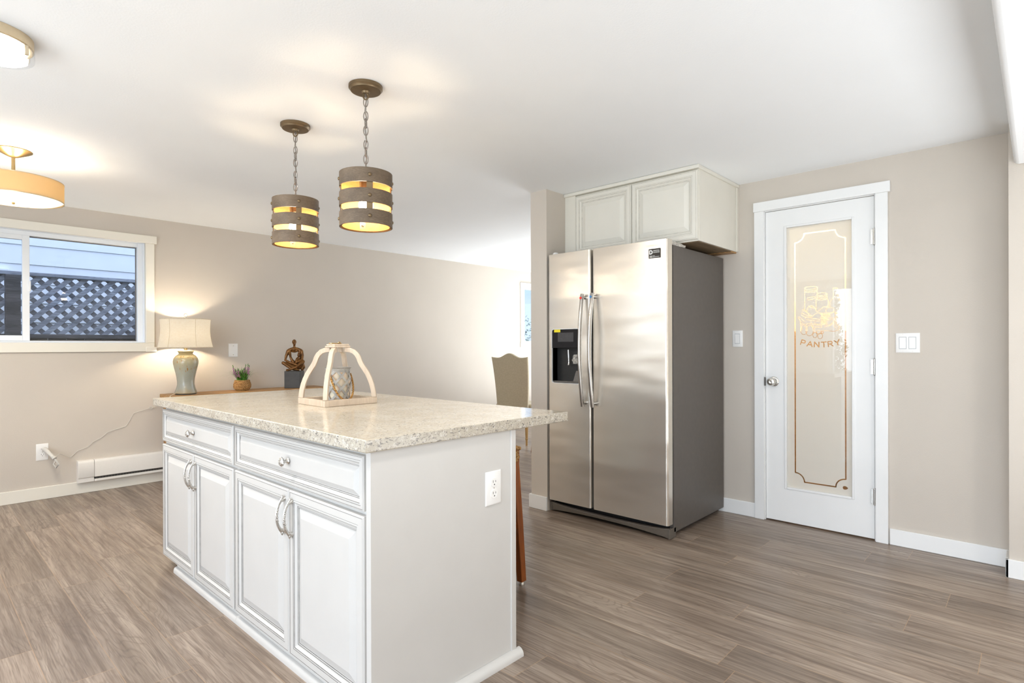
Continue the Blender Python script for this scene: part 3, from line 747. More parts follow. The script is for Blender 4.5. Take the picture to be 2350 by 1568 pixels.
link('back_panel', B().box(1.5485, 1.5745, 1.4945, 2.4905, 0, .8575), CAB, c_near)
link('back_panel', B().box(1.5485, 1.5745, 2.4915, 3.46, 0, .8575), CAB, c_far)
_ct = B().box(.9144, 1.8809, 1.4342, 3.4823, .8581, .8973); _ct.m = [0, 0, 1, 1, 1, 1]
solo('countertop', _ct, [QUARTZ, QEDGE], 'polished beige quartz worktop with dark flecks covering the island', 'countertop', (1.4, 2.46, .8581), bev=.004, seg=3)

def plate(b, o, u, n_, w, h, th=.006):
    o, u, n_ = Vector(o), Vector(u), Vector(n_); z = Vector((0, 0, 1)); e = .006
    r = []
    for d, k in ((0, .0004), (0, .003), (e*.5, th-.001), (e, th)):
        r += [o+u*x+z*y+n_*k for x, y in ((-w/2+d, -h/2+d), (w/2-d, -h/2+d), (w/2-d, h/2-d), (-w/2+d, h/2-d))]
    fs = [(3, 2, 1, 0), (12, 13, 14, 15)]
    for j in range(3):
        for i in range(4): fs.append((4*j+i, 4*j+(i+1) % 4, 4*j+4+(i+1) % 4, 4*j+4+i))
    return b.add(r, fs)
def obox(b, o, u, n_, x0, x1, z0, z1, d0, d1, m=0):
    o, u, n_ = Vector(o), Vector(u), Vector(n_); z = Vector((0, 0, 1))
    vs = [o+u*x+z*y+n_*d for d in (d0, d1) for y in (z0, z1) for x in (x0, x1)]
    return b.add(vs, [(0,2,3,1),(4,5,7,6),(0,1,5,4),(2,6,7,3),(0,4,6,2),(1,3,7,5)], m)
def outlet(label, o, u, n_, w=.079, h=.122):
    t = thing('power_outlet', label, 'outlet', o)
    link('cover_plate', plate(B(), o, u, n_, w, h), PLASTIC, t)
    for s in (1, -1):
        b = B(); O = Vector(o)+Vector((0, 0, s*.0205)); vs = []; n = 28; U, Nn = Vector(u), Vector(n_)
        for d in (.006, .0085):
            for i in range(n):
                a = 2*pi*i/n; vs.append(O+U*max(-.0168, min(.0168, .0185*cos(a)))+Vector((0, 0, .0155*sin(a)))+Nn*d)
        b.add(vs, [tuple(range(n, 2*n))]+[(i, (i+1) % n, n+(i+1) % n, n+i) for i in range(n)])
        f = link('receptacle', b, PLASTIC, t)
        b = B()
        obox(b, O, u, n_, -.0072, -.0052, -.001, .008, .0082, .0088); obox(b, O, u, n_, .0052, .0072, .000, .007, .0082, .0088)
        vs = [O+U*(.0024*cos(2*pi*i/12))+Vector((0, 0, -.0075+.0027*sin(2*pi*i/12)))+Nn*.0088 for i in range(12)]; b.add(vs, [tuple(range(12))])
        link('slot', b, SLOT, f)
    b = B(); obox(b, o, u, n_, -.002, .002, -.002, .002, .0055, .007); link('screw', b, NICKEL, t)
    return t
outlet('white duplex outlet on the end panel of the island', (1.4565, 1.4532, .657), (1, 0, 0), (0, -1, 0))
outlet('white duplex outlet low on the wall under the window, cord plugged in', (.733, FY-.0002, .364), (1, 0, 0), (0, -1, 0), .074, .127)
def switch(label, o, u, n_, gangs):
    w = .070+.046*(gangs-1)
    t = thing('light_switch', label, 'switch', o, )
    link('cover_plate', plate(B(), o, u, n_, w, .114), PLASTIC, t)
    for g in range(gangs):
        b = B(); cx_ = (g-(gangs-1)/2)*.046
        obox(b, o, u, n_, cx_-.018, cx_+.018, -.035, .035, .0055, .0068); link('rocker_frame', b, plain('grey rocker gap', (.42, .43, .45), .5, noise=.02), t)
        b = B(); O = Vector(o)+Vector(u)*cx_; U, Nn = Vector(u), Vector(n_); z = Vector((0, 0, 1))
        sec = [(-.032, .0068), (-.032, .0092), (.0, .0080), (.032, .0115), (.032, .0068)]
        vs = [O+U*s*.0155+z*a+Nn*d for s in (-1, 1) for a, d in sec]
        b.add(vs, [(0, 1, 2, 3, 4), (9, 8, 7, 6, 5)]+[(i, i+5, (i+1) % 5+5, (i+1) % 5) for i in range(5)])
        link('rocker', b, PLASTIC, t)
        for s in (-1, 1):
            b = B(); obox(b, O, u, n_, -.002, .002, s*.048-.002, s*.048+.002, .0055, .0066); link('screw', b, HEAT, t)
switch('white double rocker switch right of the pantry door', (PX-.0002, .558, 1.182), (0, -1, 0), (-1, 0, 0), 2)
switch('white single rocker switch partly behind the refrigerator side', (PX-.0002, 1.537, 1.217), (0, -1, 0), (-1, 0, 0), 1)
t = thing('blank_wall_plate', 'white blank wall plate between the table lamp and the figurine', 'wall plate', (2.147, FY-.0002, 1.138))
link('cover_plate', plate(B(), (2.147, FY-.0002, 1.138), (1, 0, 0), (0, -1, 0), .083, .126), PLASTIC, t)
for s in (-1, 1):
    link('screw', B().tube([(2.147, FY-.005, 1.138+s*.042), (2.147, FY-.0072, 1.138+s*.042)], .0035, 12), NICKEL, t)

# ------------------------------------------------------------------ refrigerator
def text_mesh(s, size, place, depth=.0008, name='text', bold=0):
    cu = bpy.data.curves.new(name, 'FONT'); cu.body = s; cu.size = size; cu.extrude = depth/2; cu.offset = bold; cu.align_x = 'LEFT'
    to = bpy.data.objects.new(name, cu); C.objects.link(to); bpy.context.view_layer.update()
    me = bpy.data.meshes.new_from_object(to.evaluated_get(bpy.context.evaluated_depsgraph_get()))
    b = B(); b.add([place(v.co) for v in me.vertices], [tuple(p.vertices) for p in me.polygons])
    w = max((v.co.x for v in me.vertices), default=0)
    bpy.data.objects.remove(to); bpy.data.meshes.remove(me); bpy.data.curves.remove(cu)
    return b
def fridge():
    t = thing('refrigerator', 'stainless steel side by side refrigerator with ice dispenser under the ivory cabinet', 'refrigerator', (3.5, 2.09, 0))
    f0, f1 = 3.112, 3.172
    link('cabinet_body', B().box(3.188, 3.930, 1.6285, 2.545, .032, 1.783), FRSIDE, t, bev=.004)
    link('gasket', B().box(3.171, 3.189, 1.642, 2.538, .09, 1.775), BLACKP, t)
    link('door_seal', B().box(3.1745, 3.1875, 1.6335, 1.6425, .095, 1.775), BLACKP, t)
    def slab(name, ys, hole=None):
        """door slab with rounded vertical edges; ys = (y low, y high)"""
        y0, y1 = ys; z0, z1 = .088, 1.812; r = .016
        out = []
        for i in range(7): a = pi/2*i/6; out.append((f0+r-r*sin(a), y0+r-r*cos(a)))      # near the low-y edge
        out = [(f1, y0)] + [(f0+r-r*sin(pi/2*i/6), y0+r-r*cos(pi/2*i/6)) for i in range(7)] + [(f0+r-r*cos(pi/2*i/6), y1-r+r*sin(pi/2*i/6)) for i in range(7)] + [(f1, y1)]
        b = B()
        if hole is None:
            b.prism(list(reversed(out)), z0, z1, 'z')
        else:
            ha, hb, za, zb = hole
            b.prism(list(reversed(out)), z0, za, 'z'); b.prism(list(reversed(out)), zb, z1, 'z')
            lo = [p for p in out if p[1] < ha]; hi = [p for p in out if p[1] > hb]
            b.prism(list(reversed(lo+[(f0, ha), (f1, ha)])), za, zb, 'z')
            b.prism(list(reversed([(f1, hb), (f0, hb)]+hi)), za, zb, 'z')
        return link(name, b, STEEL, t)
    dl = slab('freezer_door', (2.187, 2.549), (2.272, 2.512, .914, 1.286)); dr = slab('fridge_door', (1.6285, 2.171))
    def handle(parent, y):
        pts = []; 
        for i in range(25):
            s = -1+2*i/24; pts.append((f0-.030-.034*(1-s*s), y, 1.1415+s*.3735))
        b = B().tube(pts, .0145, 16, flat=.85)
        for s in (-.94, .94): b.tube([(f0+.001, y, 1.1415+s*.3735), (f0-.034, y, 1.1415+s*.3735)], .012, 12)
        return link('bar_handle', b, STEELH, parent)
    hl = handle(dl, 2.229); hr = handle(dr, 2.150)
    def dot(m, y, z, lab):
        b = B(); n = 20; b.add([(f0-.0520, y+.0085*cos(2*pi*i/n), z+.0085*sin(2*pi*i/n)) for i in range(n)]+[(f0-.044, y+.0085*cos(2*pi*i/n), z+.0085*sin(2*pi*i/n)) for i in range(n)], [tuple(range(n))]+[(i, (i+1) % n, n+(i+1) % n, n+i) for i in range(n)])
        return b
    o = link('round_sticker', dot(RED, 2.229, 1.488, ''), RED, dl, 'red round sticker'); o = link('round_sticker', dot(BLUE, 2.150, 1.491, ''), BLUE, dr, 'blue round sticker')
    # dispenser set into the freezer door
    ha, hb, za, zm, zb = 2.272, 2.512, .914, 1.156, 1.286
    cav = B().box(f0+.075, f0+.08, ha, hb, za, zm).box(f0+.002, f0+.078, ha-.003, ha, za, zm).box(f0+.002, f0+.078, hb, hb+.003, za, zm).box(f0+.002, f0+.078, ha, hb, zm, zm+.004).box(f0+.002, f0+.078, ha, hb, za-.003, za+.004)
    cavo = link('dispenser_cavity', cav, CAVITY, dl)
    pan = link('control_panel', B().box(f0-.001, f0+.02, ha+.002, hb-.002, zm, zb-.002), DISP, dl, bev=.002)
    link('display', B().box(f0-.0016, f0-.0005, 2.325, 2.460, 1.199, 1.262), DISPSCREEN, dl)
    link('price_sticker', B().box(f0-.0019, f0-.0009, 2.438, 2.492, 1.265, 1.284), YELLOW, dl, 'small yellow sticker')
    # rounded bright trim ring
    b = B(); outer = []; inner = []
    def rr(y0, y1, z0, z1, r):
        p = []
        for cy_, cz_, a0 in ((y1-r, z1-r, 0), (y0+r, z1-r, 90), (y0+r, z0+r, 180), (y1-r, z0+r, 270)):
            for i in range(9): a = radians(a0+90*i/8); p.append((cy_+r*cos(a), cz_+r*sin(a)))
        return p
    A = rr(ha-.004, hb+.004, za-.004, zb+.004, .012); I = rr(ha+.001, hb-.001, za+.001, zb-.001, .016); k = len(A)
    vs = [(f0-.002, y, z) for y, z in A]+[(f0-.003, y, z) for y, z in I]+[(f0+.006, y, z) for y, z in I]+[(f0+.002, y, z) for y, z in A]
    fs = []
    for j in range(3):
        for i in range(k): fs.append((j*k+i, j*k+(i+1) % k, (j+1)*k+(i+1) % k, (j+1)*k+i))
    for i in range(k): fs.append((3*k+i, 3*k+(i+1) % k, (i+1) % k, i))
    b.add(vs, fs); link('dispenser_trim', b, plain('bright dispenser trim', (.74, .74, .73), .3, .2, noise=.02), dl)
    # spout lever, ice chute film and sloped back
    b = B().tube([(f0+.03, 2.392, zm-.012), (f0+.036, 2.392, 1.055), (f0+.03, 2.390, 1.035)], [.006, .006, .008], 10); link('water_lever', b, CHROME, dl)
    b = B(); rng = random.Random(5); pts = []
    for i in range(6):
        for j in range(6): pts.append((f0+.03+rng.uniform(-.012, .012), 2.355-.012*i+rng.uniform(-.004, .004), 1.045+.013*j+rng.uniform(-.004, .004)))
    b.add(pts, [(i*6+j, i*6+j+1, i*6+j+7, i*6+j+6) for i in range(5) for j in range(5)]); link('ice_paddle', b, FILM, dl, 'ice paddle still in crumpled clear film', flat=True)
    b = B(); b.add([(f0+.074, ha+.006, 1.035), (f0+.074, 2.345, 1.035), (f0+.030, 2.352, za+.012), (f0+.030, ha+.006, za+.012)], [(0, 1, 2, 3)]); link('sloped_back', b, GREYP, dl)
    link('drip_tray', B().box(f0+.004, f0+.07, ha+.004, hb-.004, za+.004, za+.012), GREYP, dl, bev=.002)
    # feet, kick plate: a shallow bowed strip with upturned ends
    b = B(); top = []; bot = []; n = 24
    for i in range(n+1):
        s = -1+2*i/n; y = 2.0875+s*.455; e = max(0, (abs(s)-.72)/.28); a = 1-s*s
        xx = 3.125+.010*e*e - .004*a; top.append((xx, y, .062-.010*a+.004*e)); bot.append((xx+.004, y, .030-.018*min(1, e*1.6) if False else .026*(a**.6)+.004))
    vs = top+bot+[(x+.03, y, z) for x, y, z in top]+[(x+.03, y, z) for x, y, z in bot]; k = n+1; fs = []
    for i in range(n): fs += [(i, i+1, k+i+1, k+i), (2*k+i, 3*k+i, 3*k+i+1, 2*k+i+1), (i, 2*k+i, 2*k+i+1, i+1), (k+i, k+i+1, 3*k+i+1, 3*k+i)]
    fs += [(0, k, 3*k, 2*k), (n, 2*k+n, 3*k+n, k+n)]; b.add(vs, fs)
    for y in (1.6325, 2.5425): b.box(3.132, 3.215, y-.004, y+.004, .004, .062)
    link('kick_plate', b, plain('dark taupe kick plate', (.115, .098, .08), .4, noise=.04), t, bev=.002)
    link('base_shadow_block', B().box(3.175, 3.9, 1.655, 2.53, .012, .086), BLACKP, t)  # black block standing in for the shade behind the kick plate
    for y in (1.70, 2.48):
        for x in (3.22, 3.86): link('leveling_foot', B().lathe([(.020, 0), (.020, .008), (.010, .010), (.010, .034)], (x, y, 0), 16), BLACKP, t)
    # top hinge cover in crumpled film, left hinge
    b = B(); rng = random.Random(2); nn = 9; vs = []
    for i in range(nn+1):
        for j, (dy, dz) in enumerate(((-.012, 0), (-.014, .022), (-.004, .034), (.045, .036), (.052, .0))):
            vs.append((3.132+i*.025+rng.uniform(-.004, .004), 1.648+dy+rng.uniform(-.003, .003), 1.784+(.006 if i < 2 else 0)+dz*.85*(1-.03*i)+rng.uniform(-.004, .004)))
    b.add(vs, [(i*5+j, i*5+j+1, i*5+j+6, i*5+j+5) for i in range(nn) for j in range(4)]+[(0, 1, 2, 3, 4), tuple(nn*5+q for q in (4, 3, 2, 1, 0))])
    link('hinge_cover', b, FILM, t, 'hinge cover still wrapped in crumpled clear film', flat=True)
    link('hinge_cap', B().ball((3.16, 2.515, 1.818), (.025, .02, .016)), PLASTIC, t)
    # maker's lettering and the sticker in the top corner of the right door
    pl = lambda y, z, x=f0-.0004: (lambda c: (x-c.z, y-c.x, z+c.y))
    link('logo_lettering', text_mesh('SAMSUNG', .021, pl(1.770, 1.772), .0012), STEELH, dr)
    st = link('warranty_sticker', B().box(f0-.0010, f0-.0001, 1.671, 1.752, 1.702, 1.760), STICK, dr, 'dark warranty sticker with white lettering')
    x = f0-.0011
    link('sticker_lettering', text_mesh('DIGITAL', .0112, pl(1.7205, 1.7435, x), .0006), WHITEINK, dr); link('sticker_lettering', text_mesh('INVERTER', .0095, pl(1.7205, 1.7335, x), .0006), WHITEINK, dr)
    link('sticker_lettering', text_mesh('10', .0185, pl(1.748, 1.7055, x), .0006, bold=.0004), WHITEINK, dr); link('sticker_lettering', text_mesh('YEAR', .007, pl(1.727, 1.7145, x), .0006), WHITEINK, dr)
    link('sticker_lettering', text_mesh('WARRANTY', .0085, pl(1.727, 1.7065, x), .0006), WHITEINK, dr)
    b = B(); D = [(1.7465, 1.751), (1.7465, 1.727)]
    poly = [(1.7475, 1.7525), (1.7475, 1.7265)]+[(1.737-.0125*sin(pi*i/12), 1.7395-.013*cos(pi*i/12)) for i in range(13)]
    inn = [(1.7415, 1.7465), (1.7415, 1.7325)]+[(1.737-.0055*sin(pi*i/12), 1.7395-.007*cos(pi*i/12)) for i in range(13)]
    k = len(poly); b.add([(x-.0003, y, z) for y, z in poly]+[(x-.0003, y, z) for y, z in inn], [(i, (i+1) % k, k+(i+1) % k, k+i) for i in range(k)])
    link('sticker_emblem', b, WHITEINK, dr, flat=True)
fridge()

# ------------------------------------------------------------------ wall cabinet over the refrigerator
def upper():
    t = thing('wall_cabinet', 'ivory two door cabinet under the ceiling above the refrigerator', 'cabinet', (3.65, 2.04, 1.815))
    xf = 3.322
    link('carcass', B().box(xf+.021, PX-.0008, 1.5345, 2.5602, 1.8175, 2.2815), CABU, t)
    link('underside', B().box(xf+.03, PX-.09, 1.545, 2.55, 1.8135, 1.8172), CABIN, t)
    link('hanging_rail', B().box(PX-.085, PX-.0008, 1.545, 2.55, 1.809, 1.8172), OAKTOP, t)
    link('filler_strip', B().box(xf+.006, xf+.021, 2.466, 2.5602, 1.8175, 2.26), CABU, t)
    link('scribe_molding', B().box(PX-.035, PX-.0008, 1.5285, 1.5345, 1.8175, 2.2815), CABU, t, bev=.002)
    pr = [(0, 0), (.006, .002), (.010, .014), (.014, .020), (.014, .026)]
    b = B(); 
    b.box(xf-.012, PX-.0008, 1.5225, 2.5602, 2.258, 2.2815)
    link('crown_molding', b, CABU, t, bev=.005, seg=3)
    ux, uz, un = (0, -1, 0), (0, 0, 1), (-1, 0, 0)
    for y in (2.463, 1.999):
        link('door', B().panel((xf, y, 1.826), ux, uz, un, .460, .424, door_prof(), .0205), [CABU, GLAZEU], t, flat=True)
upper()

# ------------------------------------------------------------------ pendant lights
def pendant(label, x, y):
    t = thing('pendant_light', label, 'pendant light', (x, y, ZC), 'barrel pendants over the island')
    c = (x, y, 0)
    link('ceiling_canopy', B().lathe([(.0, ZC-.0005), (.071, ZC-.0005), (.071, ZC-.012), (.066, ZC-.016), (.063, ZC-.022), (.018, ZC-.024), (.014, ZC-.032), (.0, ZC-.032)], c, 48, cap=False), BRONZEFIX, t)
    b = B(); b.tube([(x+.008*cos(a), y-.008*cos(a)*.9, ZC-.043+.014*sin(a)) for a in [2*pi*i/16 for i in range(16)]], .0032, 8, closed=True); link('hanging_loop', b, BRONZEFIX, t)
    # chain
    b = B(); z1, z0 = ZC-.052, 1.925; n = 10; L_ = (z1-z0)/n
    for k in range(n):
        zc = z1-(k+.5)*L_; an = (pi/4 if k % 2 else -pi/4)+.25*sin(k*1.7)
        pts = []
        for i in range(20):
            a = 2*pi*i/20; u = .0092*cos(a); w = (L_*.5+.0055)*sin(a); pts.append((x+u*cos(an), y+u*sin(an), zc+w))
        b.tube(pts, .0021, 6, closed=True)
    link('chain', b, CHAINM, t)
    link('cord', B().tube([(x+.003*sin(i*1.9), y+.003*cos(i*1.9), ZC-.03-(ZC-.03-1.90)*i/14) for i in range(15)], .0026, 8), CHAINM, t)
    b = B(); b.tube([(x+.020*cos(a), y-.020*cos(a), 1.908+.022*sin(a)) for a in [pi*i/14 for i in range(15)]], .0032, 8); link('shade_loop', b, CHAINM, t)
    # crossbar that carries the socket, socket and bulb
    R = .1105; vd = math.atan2(-y, -x)+radians(8)
    link('crossbar', B().box(-.1, .1, -.011, .011, 1.895, 1.8985) if False else B().bar([(x-.102*cos(vd), y-.102*sin(vd), 1.900), (x+.102*cos(vd), y+.102*sin(vd), 1.900)], .022, .004, (0, 0, 1)).bar([(x+.102*sin(vd), y-.102*cos(vd), 1.8965), (x-.102*sin(vd), y+.102*cos(vd), 1.8965)], .022, .003, (0, 0, 1)), BRONZEFIX, t)
    link('socket', B().lathe([(.0, 1.896), (.021, 1.894), (.021, 1.842), (.017, 1.838), (0, 1.838)], c, 24, cap=False), BRONZEFIX, t)
    link('bulb', B().lathe([(.0, 1.838), (.013, 1.837), (.014, 1.820), (.022, 1.802), (.030, 1.782), (.031, 1.766), (.025, 1.748), (.012, 1.738), (.0, 1.736)], c, 24, cap=False), BULB, t)
    for k, (z0, z1) in enumerate(((1.847, 1.906), (1.763, 1.821), (1.678, 1.737))):
        band = link('wooden_band', B().ring(R-.0045, R, z0, z1, c, 64, 0, 1), [BARREL, BARRELIN], t)
        for q in range(4):
            a = vd+q*pi/2; zz = (z0+z1)/2; b = B(); n = Vector((cos(a), sin(a), 0)); p = Vector((x, y, zz))+n*R
            b.tube([p-n*.001, p+n*.002, p+n*.0045, p+n*.0058], [.0075, .0075, .0055, .0015], 14); link('bolt', b, BRONZEFIX, band)
            p = Vector((x, y, zz))+n*(R-.0085); b = B().tube([p, p-n*.004, p-n*.006], [.005, .005, .002], 10); link('nut', b, CHAINM, band)
    for q in range(4):
        a = vd+q*pi/2; n = Vector((cos(a), sin(a), 0)); p = Vector((x, y, 0))+n*(R-.0065)
        link('strap', B().bar([p+Vector((0, 0, 1.680)), p+Vector((0, 0, 1.902))], .026, .003, n), BRONZEFIX, t)
    link('lower_rim', B().ring(R-.012, R-.0046, 1.682, 1.690, c, 64), BARRELIN, t)
pendant('brown slatted barrel pendant light hanging lower in view, nearer the window', 1.346, 2.734)
pendant('brown slatted barrel pendant light nearer the refrigerator', 1.352, 2.109)

# ------------------------------------------------------------------ ceiling lights
def down_lamp(x, y, z, size, power, col, parent, spread=180):
    d = bpy.data.lights.new('fixture_light', 'AREA'); d.shape = 'DISK'; d.size = size; d.energy = power; d.color = col; d.spread = radians(spread)
    o = bpy.data.objects.new('fixture_light', d); C.objects.link(o); g = ORG[parent.name]; o.parent = parent; o.location = (x-g[0], y-g[1], z-g[2])
def disc(label, x, y, dm, name='flush_ceiling_light', r=.13, power=12):
    t = thing(name, label, 'ceiling light', (x, y, ZC)); c = (x, y, 0)
    link('trim_ring', B().lathe([(0, ZC-.0005), (r, ZC-.0005), (r, ZC-.034), (r-.004, ZC-.038), (r-.016, ZC-.038), (r-.02, ZC-.03)], c, 64, cap=False), BRASSPALE, t)
    link('diffuser', B().lathe([(r-.016, ZC-.031), (r-.018, ZC-.046), (r-.03, ZC-.052), (r*.5, ZC-.057), (0.0, ZC-.058)], c, 64, cap=False), dm, t)
    down_lamp(x, y, ZC-.060, 1.6*r, power, (1, .955, .90), t)
    link('glass_rim', B().ring(r-.012, r+.002, ZC-.068, ZC-.040, c, 64), GLASS, t)
    for k in range(3):
        a = radians(-38+120*k); p = Vector((x+(r-.004)*cos(a), y+(r-.004)*sin(a), ZC-.054)); link('clip', B().box(p.x-.006, p.x+.006, p.y-.006, p.y+.006, ZC-.071, ZC-.036), BRASSPALE, t, bev=.002)
disc('round flush ceiling light with lit glass, cut by the upper left picture edge', .205, 2.72, DISC, power=15)
def drum():
    x, y = .43, 4.24; c = (x, y, 0)
    t = thing('drum_ceiling_light', 'tan fabric drum light hung on a short brass stem near the window', 'ceiling light', (x, y, ZC))
    link('ceiling_canopy', B().lathe([(0, ZC-.0005), (.086, ZC-.0005), (.086, ZC-.005), (.070, ZC-.014), (.030, ZC-.034), (.016, ZC-.040), (0, ZC-.041)], c, 48, cap=False), BRASS, t)
    link('stem', B().lathe([(.0085, ZC-.04), (.0085, 2.02)], c, 20), BRASS, t)
    link('shade', B().ring(.2245, .226, 2.008, 2.117, c, 96), DRUMFAB, t)
    link('shade_rim', B().ring(.2235, .2272, 2.115, 2.119, c, 96).ring(.2235, .2272, 2.006, 2.010, c, 96), BRASSPALE, t)
    link('spider', B().bar([(x-.224, y, 2.105), (x+.224, y, 2.105)], .006, .003, (0, 0, 1)).bar([(x, y-.224, 2.1025), (x, y+.224, 2.1025)], .006, .003, (0, 0, 1)), BRASS, t)
    link('diffuser', B().lathe([(.2235, 2.016), (.2, 2.004), (.12, 1.994), (.0, 1.990)], c, 64, cap=False), mk_trans('white glass diffuser', (.9, .88, .82, 1), (1, .97, .9, 1), .6), t)
    down_lamp(x, y, 1.972, .38, 15, (1, .90, .74), t)
    link('finial', B().ball((x, y, 1.984), (.009, .009, .008)), BRASS, t)
    for k in range(3):
        a = radians(30+120*k); link('bulb', B().ball((x+.09*cos(a), y+.09*sin(a), 2.06), (.028, .028, .022)), DBULB, t)
drum()
# unseen ceiling lights added to brighten the kitchen and living side
disc('unseen added ceiling light above the near end of the kitchen', .55, .75, FILLDISC, 'added_ceiling_light', .17, 10)
disc('unseen added ceiling light behind the camera on the stove side', 2.0, -1.5, FILLDISC, 'added_ceiling_light', .17, 15)
disc('unseen added ceiling light behind the camera on the sink side', -1.5, -.3, FILLDISC, 'added_ceiling_light', .17, 15)
disc('unseen added ceiling light behind the camera on the living side', -2.0, 3.4, FILLDISC, 'added_ceiling_light', .17, 5)

disc('unseen added ceiling light in the living side left of the picture', -2.0, 5.0, FILLDISC, 'added_living_light', .17, 5)

# ------------------------------------------------------------------ console table and what stands on it
def console():
    t = thing('console_table', 'long honey oak console table against the wall behind the island', 'console table', (2.24, 5.44, 0))
    link('tabletop', B().box(1.525, 2.96, 5.285, 5.612, .732, .762), OAKTOP, t, bev=.003)
    link('apron', B().box(1.56, 2.925, 5.31, 5.59, .65, .7318), OAKTOP, t)
    for x in (1.55, 2.885):
        for y in (5.30, 5.555): link('leg', B().box(x, x+.045, y, y+.045, 0, .7318), OAKTOP, t, bev=.003)
console()
def lamp():
    x, y, z = 1.668, 5.405, .7622; c = (x, y, z)
    t = thing('table_lamp', 'table lamp with sage drip glazed urn base and lit linen shade', 'table lamp', c)
    link('foot_disc', B().lathe([(.080, 0), (.080, .007), (.072, .008)], c, 40), SLOT, t)
    link('ceramic_base', B().lathe([(.0, .008), (.083, .008), (.086, .014), (.080, .035), (.071, .06), (.066, .085), (.066, .11), (.070, .145), (.079, .19), (.090, .235), (.0965, .265), (.0975, .285), (.092, .31), (.076, .333), (.058, .345), (.053, .352), (.055, .360), (.061, .366), (.061, .374), (.054, .378), (.03, .380), (0, .380)], c, 56, cap=False), CERAMIC, t)
    link('neck', B().lathe([(.013, .378), (.013, .44), (.018, .442), (.018, .475), (.0, .476)], c, 20), BRASS, t)
    S = B(); prof = []
    for i in range(13):
        s = i/12; prof.append((.210*(1-s)+.193*s-.013*sin(pi*s), .404+s*.243))
    prof2 = [(r-.002, q) for r, q in prof]
    n = 72; vs = []; 
    for r, q in prof+list(reversed(prof2)):
        for i in range(n): a = 2*pi*i/n; vs.append((x+r*cos(a), y+r*sin(a), z+q))
    K = 26; fs = [((j % K)*n+i, (j % K)*n+(i+1) % n, ((j+1) % K)*n+(i+1) % n, ((j+1) % K)*n+i) for j in range(K) for i in range(n)]
    S.add(vs, fs); sh = link('lamp_shade', S, LINEN, t)
    b = B()
    for q, r in ((.404, .2105), (.647, .1935)): b.tube([(x+r*cos(2*pi*i/72), y+r*sin(2*pi*i/72), z+q) for i in range(72)], .003, 6, closed=True)
    for k in range(6):
        a = radians(-85+60*k); b.tube([(x+(r+.001)*cos(a), y+(r+.001)*sin(a), z+q) for r, q in prof], .0016, 6)
    link('shade_piping', b, plain('shade piping', (.62, .54, .42), .8, noise=.1), sh)
    link('bulb', B().ball((x, y, z+.495), (.033, .033, .045)), BULBW, t)
    b = B(); b.tube([(x+.055*cos(a), y+.055*sin(a)*.2, z+.56+.10*sin(a)) for a in [pi*i/16 for i in range(17)]], .0022, 6); link('harp', b, BRASS, t)
    b = B().lathe([(.004, .655), (.006, .662), (.004, .667), (0.0, .668)], c, 14); b.tube([(x+.014*cos(2*pi*i/20), y, z+.682+.014*sin(2*pi*i/20)) for i in range(20)], .003, 8, closed=True); link('finial', b, NICKEL, t)
    for k in range(3):
        a = 2*pi*k/3; 
        link('shade_spoke', B().tube([(x, y, z+.655), (x+.191*cos(a), y+.191*sin(a), z+.643)], .0018, 6), BRASS, t)
    link('power_cord', B().tube([(x-.075, y-.01, z+.012), (x-.095, y-.03, z+.014), (x-.13, y-.075, z+.004), (x-.15, y-.108, z+.003), (x-.158, y-.124, z-.004), (x-.158, y-.126, z-.06), (x-.156, y-.125, z-.3)], .0028, 8), plain('cream cord', (.8, .72, .55), .4, noise=.02), t)
lamp()
